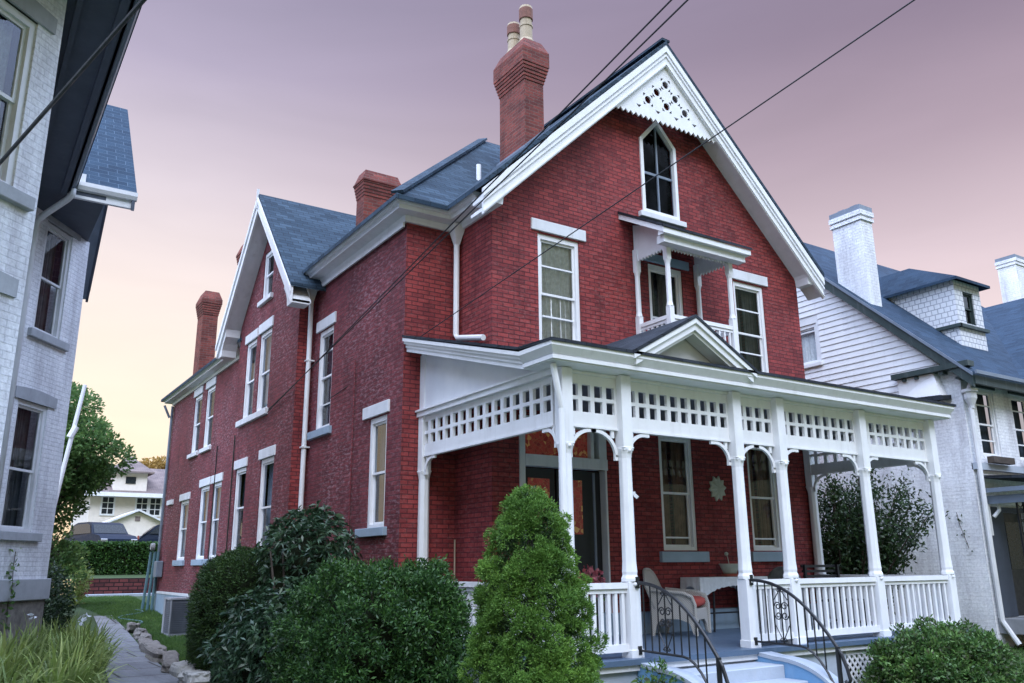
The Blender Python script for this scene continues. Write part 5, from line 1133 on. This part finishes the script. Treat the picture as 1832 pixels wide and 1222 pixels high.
def trunk(t, base, top, r0_, name='trunk'):
    mb = MB(); b, e = Vector(base), Vector(top); pts = [b.lerp(e, k/6)+Vector((.03*math.sin(k*2.1), .03*math.cos(k*1.7), 0)) for k in range(7)]
    mb.tube(pts, [r0_*(1-.1*k) for k in range(7)], 8); return mb.build(name, M['bark'], t, smooth=True)

# dwarf spruce in front of the porch corner
sx, sy = -2.12, -4.12; t = thing('dwarf_spruce', 'bright green conical dwarf spruce in front of the porch corner', 'conifer', (sx, sy, -.66))
prof_r = lambda h: np.interp(h, [-.66,-.35,-.06,.23,.48,.77,1.06,1.36,1.56,1.70,1.80], [.62,.64,.62,.52,.53,.50,.46,.38,.29,.19,.03])
def cone(n, seed, s0, s1):
    h = rng.uniform(-.6, 1.79, n*3); keep = rng.random(n*3) < prof_r(h)/.72; h = h[keep][:n]; n = len(h); a = rng.uniform(0, 2*math.pi, n)
    base = np.stack([np.cos(a)*prof_r(h), np.sin(a)*prof_r(h), h], 1)
    lump = noise3(base, 7.0, seed)*.20+noise3(base, 2.8, seed+1)*.10
    r_ = (prof_r(h)*(1+lump)+.13*np.exp(-((h-.28)/.2)**2)*np.clip(np.cos(a+.55), 0, 1))*rng.uniform(s0, s1, n)
    return np.stack([sx+np.cos(a)*r_, sy+np.sin(a)*r_, h], 1), unit(np.stack([np.cos(a), np.sin(a), .55+0*a], 1)), lump
def clumps(P, D, m, rad):
    n = len(P); r_ = (rad*rng.uniform(.6, 1.25, n))[:, None]; c = np.repeat(P, m, 0); k = unit(rng.normal(size=(n*m, 3))+.9*np.repeat(D, m, 0)); return c+k*np.repeat(r_, m, 0)*rng.uniform(.75, 1.0, (n*m, 1)), k
P, D, lm = cone(560, 5, .82, 1.0); P, D = clumps(P-D*.03, D, 34, .085)
P, D = tufts(P, unit(D+np.array([0,0,.35])), 9, .65, .012); leafmesh('crown', P, D, .030, .0095, M['spruce'], t)
P, D, lm = cone(2600, 5, .5, .80); P, D = tufts(P, D, 8, .9, .02); leafmesh('inner_twigs', P, D, .05, .013, M['yewdark'], t)
trunk(t, (sx, sy, -.66), (sx, sy, 1.5), .06)

# rhododendron, dark yew, clipped hedge left of the porch
def whorls(c, rad, n, seed, mat, t, lf=.13, wd=.04, m=8, amp=.22, name='foliage', f=2.5, box=2.0):
    P, D = blob(n, c, rad, seed, f, amp, box=box, shell=.45)
    D = unit(D+np.array([0,0,.5])+rng.normal(size=D.shape)*.3); P2 = np.repeat(P, m, 0); A = np.repeat(D, m, 0); rd = rng.normal(size=A.shape); sd_ = unit(np.cross(A, rd)); D2 = unit(sd_+A*rng.uniform(.05, .7, (len(A), 1)))
    return leafmesh(name, P2, D2, lf, wd, mat, t, .15, .15)
t = thing('rhododendron', 'tall leathery leaved rhododendron against the brick side wall', 'shrub', (-2.5, 1.4, -.66))
whorls((-2.2, 1.9, 1.2), (.68, .95, .80), 900, 21, M['rhodo'], t, .115, .034); whorls((-2.95, .4, .0), (.9, 1.3, .80), 1700, 22, M['rhodo'], t, .115, .034, name='lower_foliage')
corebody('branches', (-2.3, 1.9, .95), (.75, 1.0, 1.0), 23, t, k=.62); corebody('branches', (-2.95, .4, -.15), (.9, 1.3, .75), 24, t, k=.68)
mb = MB()
for k in range(7): mb.tube([(-2.4+.1*k-.3, 1.2+.1*k, -.66),(-2.5+.17*k-.3, 1.3+.1*k, .3),(-2.7+.22*k-.2, 1.5+.12*k, 1.3)], [.035,.028,.012], 6)
mb.build('stem', M['bark'], t)
t = thing('yew_bush', 'dark rounded yew bush behind the rhododendron near the air conditioner', 'shrub', (-3.1, 3.0, -.66))
P, D = blob(5200, (-2.6, 3.5, .28), (.85, 1.3, 1.12), 31, 2.6, .07, box=2.4, shell=.12); P, D = tufts(P, D, 9, .7, .025); leafmesh('foliage', P, D, .055, .016, M['yewdark'], t)
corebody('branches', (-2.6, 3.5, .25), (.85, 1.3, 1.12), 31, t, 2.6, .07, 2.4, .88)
t = thing('clipped_hedge', 'rounded bright topped hedge shrub left of the porch railing', 'hedge', (-2.4, -1.4, -.66))
P, D = blob(620, (-2.46, -1.30, .02), (1.0, 1.2, 1.0), 41, 4.2, .15, box=2.7, shell=.3); P, D = clumps(P, D, 16, .13); P, D = tufts(P, unit(D+np.array([0,0,.3])), 9, .8, .03); leafmesh('foliage', P, D, .055, .021, M['yew'], t)
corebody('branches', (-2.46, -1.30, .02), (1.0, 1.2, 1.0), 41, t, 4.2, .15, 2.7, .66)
mb = MB()
for k in range(8): mb.tube([(-2.3, -1.35, -.66),(-2.3+.3*math.cos(k), -1.35+.3*math.sin(k), .0),(-2.3+.8*math.cos(k), -1.35+.8*math.sin(k), .8)], [.03,.02,.008], 5)
mb.build('stem', M['bark'], t)
# box hedge at the right front
t = thing('box_hedge', 'low rounded box hedge in front of the porch lattice at right', 'hedge', (5.6, -3.7, -.66))
P, D = blob(480, (5.32, -3.72, -.47), (1.06, .64, .49), 51, 4.2, .2, box=2.7, shell=.4); P, D = clumps(P, D, 11, .14); P, D = tufts(P, unit(D+np.array([0,0,.3])), 8, .8, .03); leafmesh('foliage', P, D, .07, .03, M['boxleaf'], t)
corebody('branches', (5.32, -3.72, -.47), (1.06, .64, .49), 51, t, 3.2, .12, 2.7, .7)
mb = MB()
for k in range(10): mb.tube([(5.5+.18*(k-5), -3.72, -.66),(5.5+.19*(k-5), -3.72+.2*math.sin(k), -.25)], [.02,.008], 5)
mb.build('stem', M['bark'], t)
# dark open shrub between the houses
t = thing('tall_shrub', 'dark open branched shrub seen through the porch against the white brick', 'shrub', (9.4, 1.0, -.66))
mb = MB(); tips = []
for k in range(56):
    a = rng.uniform(0, 6.28); r_ = rng.uniform(.3, 1.3); b = Vector((9.45+.25*math.cos(a), .9+.3*math.sin(a), -.66)); e = Vector((9.45+r_*math.cos(a), .9+1.7*r_*math.sin(a), rng.uniform(1.9, 3.3)-.45*r_)); mid = b.lerp(e, .5)+Vector((0, 0, .25))
    mb.tube([b, mid, e], [.03,.02,.007], 5); tips += [np.array(b.lerp(mid, q)*(1-q)+mid.lerp(e, q)*q) for q in np.linspace(.25, 1.02, 26)]
mb.build('stem', M['bark'], t); tips = np.array(tips); P, D = tufts(tips, unit(rng.normal(size=tips.shape)+np.array([0,0,.5])), 17, .8, .13); leafmesh('foliage', P, D, .10, .045, M['darkleaf'], t)
# trees at the back left
def tree(name, label, c, rad, base, n, seed, mat, lf, group=None, r0_=.16):
    t = thing(name, label, 'tree', base, 0, group)
    trunk(t, base, (c[0], c[1], c[2]+rad[2]*.3), r0_)
    mb = MB(); cs = []
    for k in range(30):
        d = unit(rng.normal(size=3)); d[2] = d[2]*.8+.05; q = np.array(c)+d*np.array(rad)*rng.uniform(.45, .92); cs.append(q); s_ = Vector((base[0], base[1], base[2]+(c[2]-base[2])*rng.uniform(.4, 1.0))); mb.tube([s_, s_.lerp(Vector(q), .55)+Vector((0,0,.2)), Vector(q)], [.05,.03,.01], 5)
    mb.build('limb', M['bark'], t)
    cs = np.array(cs); P = np.repeat(cs, n//30, 0); sc = np.min(rad)*.42; off = unit(rng.normal(size=P.shape))*rng.uniform(.3, 1, (len(P), 1))**.5*sc*np.array([1.1,1.1,.75]); leafmesh('crown', P+off, off+rng.normal(size=P.shape)*sc*.5+np.array([0,0,.1]), lf, lf*.62, mat, t)
    return t
tree('maple_tree', 'leafy green tree behind the leaning white pole', (-4.35, 17.5, 4.5), (1.75, 1.9, 3.1), (-4.6, 17.5, -.3), 30000, 61, M['treeleaf'], .12)
tree('small_tree', 'small loose tree with drooping branches in front of the far hedge', (-4.3, 18.2, 1.3), (.95, 1.2, 1.5), (-4.4, 17.6, -.3), 3600, 62, M['treeleaf'], .12, r0_=.06)
tree('far_tree', 'tree top tinted orange as by low sun beyond the brick house corner', (9.5, 74, 8.6), (2.6, 2.5, 3.4), (9.5, 74, 2.5), 6000, 63, M['sun_tint_leaf'], .4)
t = thing('garden_shrub', 'loose dark green shrub beside the corner of the left white house', 'shrub', (-5.0, 10.2, -.66))
P, D = blob(900, (-5.0, 10.2, .2), (.5, .8, .95), 71, 2.4, .25, shell=.6); P, D = tufts(P, D, 6, .9, .07); leafmesh('foliage', P, D, .10, .038, M['darkleaf'], t); trunk(t, (-5.0, 10.2, -.66), (-4.95, 10.2, .9), .03, 'stem')
t = thing('yellow_shrub', 'small yellow green shrub at the end of the far hedge', 'shrub', (-3.25, 21, -.1))
P, D = blob(260, (-3.25, 21.0, .6), (.5, .5, .75), 72, 2.4, .25, shell=.6); P, D = tufts(P, D, 6, .9, .08); leafmesh('foliage', P, D, .12, .05, M['daylily'], t); trunk(t, (-3.25, 21, -.1), (-3.2, 21, .9), .03, 'stem')
t = thing('far_hedge', 'long clipped dark green hedge above the retaining wall', 'hedge', (2, 28, .8))
n = 15000; P = np.stack([rng.uniform(-3.0, 8, n), 28+rng.choice([-1, 1], n)*.0+rng.uniform(-.5, .5, n), rng.uniform(.85, 2.12, n)], 1); face = rng.random(n) < .7; P[face, 1] = 27.5+rng.random(face.sum())*.12; P[~face, 2] = 2.1-.08*rng.random((~face).sum())
leafmesh('foliage', P, rng.normal(size=P.shape)+np.array([0,-.6,.4]), .12, .06, M['yew'], t); mb = MB(); mb.box(-3.0,8,27.58,28.5,.7,2.0); mb.build('branches', M['core'], t)
# strap-leaved bed at the bottom left
bedl = ['nearest','second nearest','third','fourth','fifth','sixth','seventh','eighth','ninth']
spots = [(-6.35,-1.2),(-5.65,-.3),(-6.15,.9),(-5.35,1.4),(-6.0,2.4),(-5.1,2.9),(-5.7,3.6),(-4.85,4.2),(-5.2,5.0)]
for i, (x, y) in enumerate(spots):
    t = thing('daylily_clump', f'clump of yellow green strap leaves by the left house, {bedl[i]} from the viewer', 'plant', (x, y, -.62), 0, 'strap leaved clumps in the bed by the left house')
    n = 330; a = rng.uniform(0, 6.28, n); ln = rng.uniform(.45, 1.05, n); sp_ = rng.uniform(.2, .8, n); V = []; Fc = []
    for k in range(n):
        bx_, by_ = x+rng.normal()*.12, y+rng.normal()*.12; w_ = rng.uniform(.010, .022); dx, dy = math.cos(a[k]), math.sin(a[k]); b0 = len(V)
        for q in range(6):
            s_ = q/5; rr_ = sp_[k]*s_**1.6*ln[k]; zz = -.64+ln[k]*(1.25*s_-.42*sp_[k]*2.2*s_**3); ww = w_*(1-s_**3)+.001
            V += [(bx_+dx*rr_-dy*ww, by_+dy*rr_+dx*ww, zz), (bx_+dx*rr_+dy*ww, by_+dy*rr_-dx*ww, zz)]
        Fc += [(b0+2*q, b0+2*q+1, b0+2*q+3, b0+2*q+2) for q in range(5)]
    me = bpy.data.meshes.new('leaves'); me.from_pydata(V, [], Fc); me.materials.append(M['daylily']); link('leaves', me, t)
    if i in (3, 5, 6):
        P = np.array([x, y-.1, .42])+rng.normal(size=(6, 3))*.02; leafmesh('flower', P, rng.normal(size=(6, 3)), .07, .045, M['cloth'], t)
# vines
def vine(label, pts, m, lf, mat):
    t = thing('climbing_vine', label, 'vine', pts[0]); mb = MB(); mb.tube(pts, .006, 5); mb.build('stem', M['bark'], t)
    q = np.array([np.array(Vector(pts[i]).lerp(Vector(pts[i+1]), s_)) for i in range(len(pts)-1) for s_ in np.linspace(0, 1, m)]); P, D = tufts(q, rng.normal(size=q.shape)+np.array([-.3,-.6,.3]), 2, .6, .05); leafmesh('foliage', P, D, lf, lf*.7, mat, t)
vine('small vine climbing the stone base of the left white house', [tuple(W2(-1.05, z, .06+.02*math.sin(z*9))) for z in (.2, .5, .8, 1.1, 1.35)], 7, .09, M['treeleaf'])
vine('small dark vine on the white brick beside the last porch post', [(RX-.03, -.98, 1.35),(RX-.03, -.92, 1.6),(RX-.03,-.85,1.85),(RX-.03, -.82, 2.1)], 4, .07, M['darkleaf'])
t = thing('flower_basket', 'pink flowers in a dark pot beside the front door', 'flowers', (1.5, -.5, .3))
mb = MB(); mb.lathe([(.10,-.035),(.15,.5),(.17,.55),(.14,.55),(.1,.3)], (1.28,-.75,0), 14); mb.build('pot', M['iron'], t)
P, D = blob(260, (1.28,-.75,.78), (.19,.19,.26), 81, 5, .2, shell=.9); leafmesh('blossom', P, D+rng.normal(size=D.shape)*.5, .075, .065, M['pink'], t); P, D = blob(120, (1.28,-.75,.66), (.18,.18,.2), 82, 5, .2, shell=.9); leafmesh('foliage', P, D+rng.normal(size=D.shape)*.5, .09, .04, M['boxleaf'], t)
# small plant beside the steps
t = thing('step_plant', 'small leafy plant growing against the left blue step wall', 'plant', (.2, -3.4, -.66))
P, D = blob(120, (.16,-3.35,-.36), (.16,.3,.36), 91, 5, .3, shell=.9); P, D = tufts(P, D, 3, .8, .03); leafmesh('foliage', P, D, .09, .03, M['boxleaf'], t); trunk(t, (.16,-3.35,-.66), (.16,-3.35,-.2), .012, 'stem')
# lawn blades
def blades(n, x0, x1, y0, y1, test, h=.07):
    x = rng.uniform(x0, x1, n); y = rng.uniform(y0, y1, n); k = test(x, y); x, y = x[k], y[k]; z = np.array([zg(a, b) for a, b in zip(x, y)])
    return np.stack([x, y, z], 1)
P = np.concatenate([blades(60000, -3.5, -.9, 3, 24, lambda x, y: x > np.interp(y, [3, 6.4, 10, 15, 24], [-3.3, -3.1, -2.75, -2.3, -3.4])), blades(26000, 7.8, 16, -7, 1.5, lambda x, y: x > 7)])
o = leafmesh('lawn_grass', P, rng.normal(size=P.shape)*.4+np.array([0,0,1.]), .075, .013, M['grass']); tag(o, 'short green lawn grass beside the walk and between the houses', 'grass', None, 'stuff')
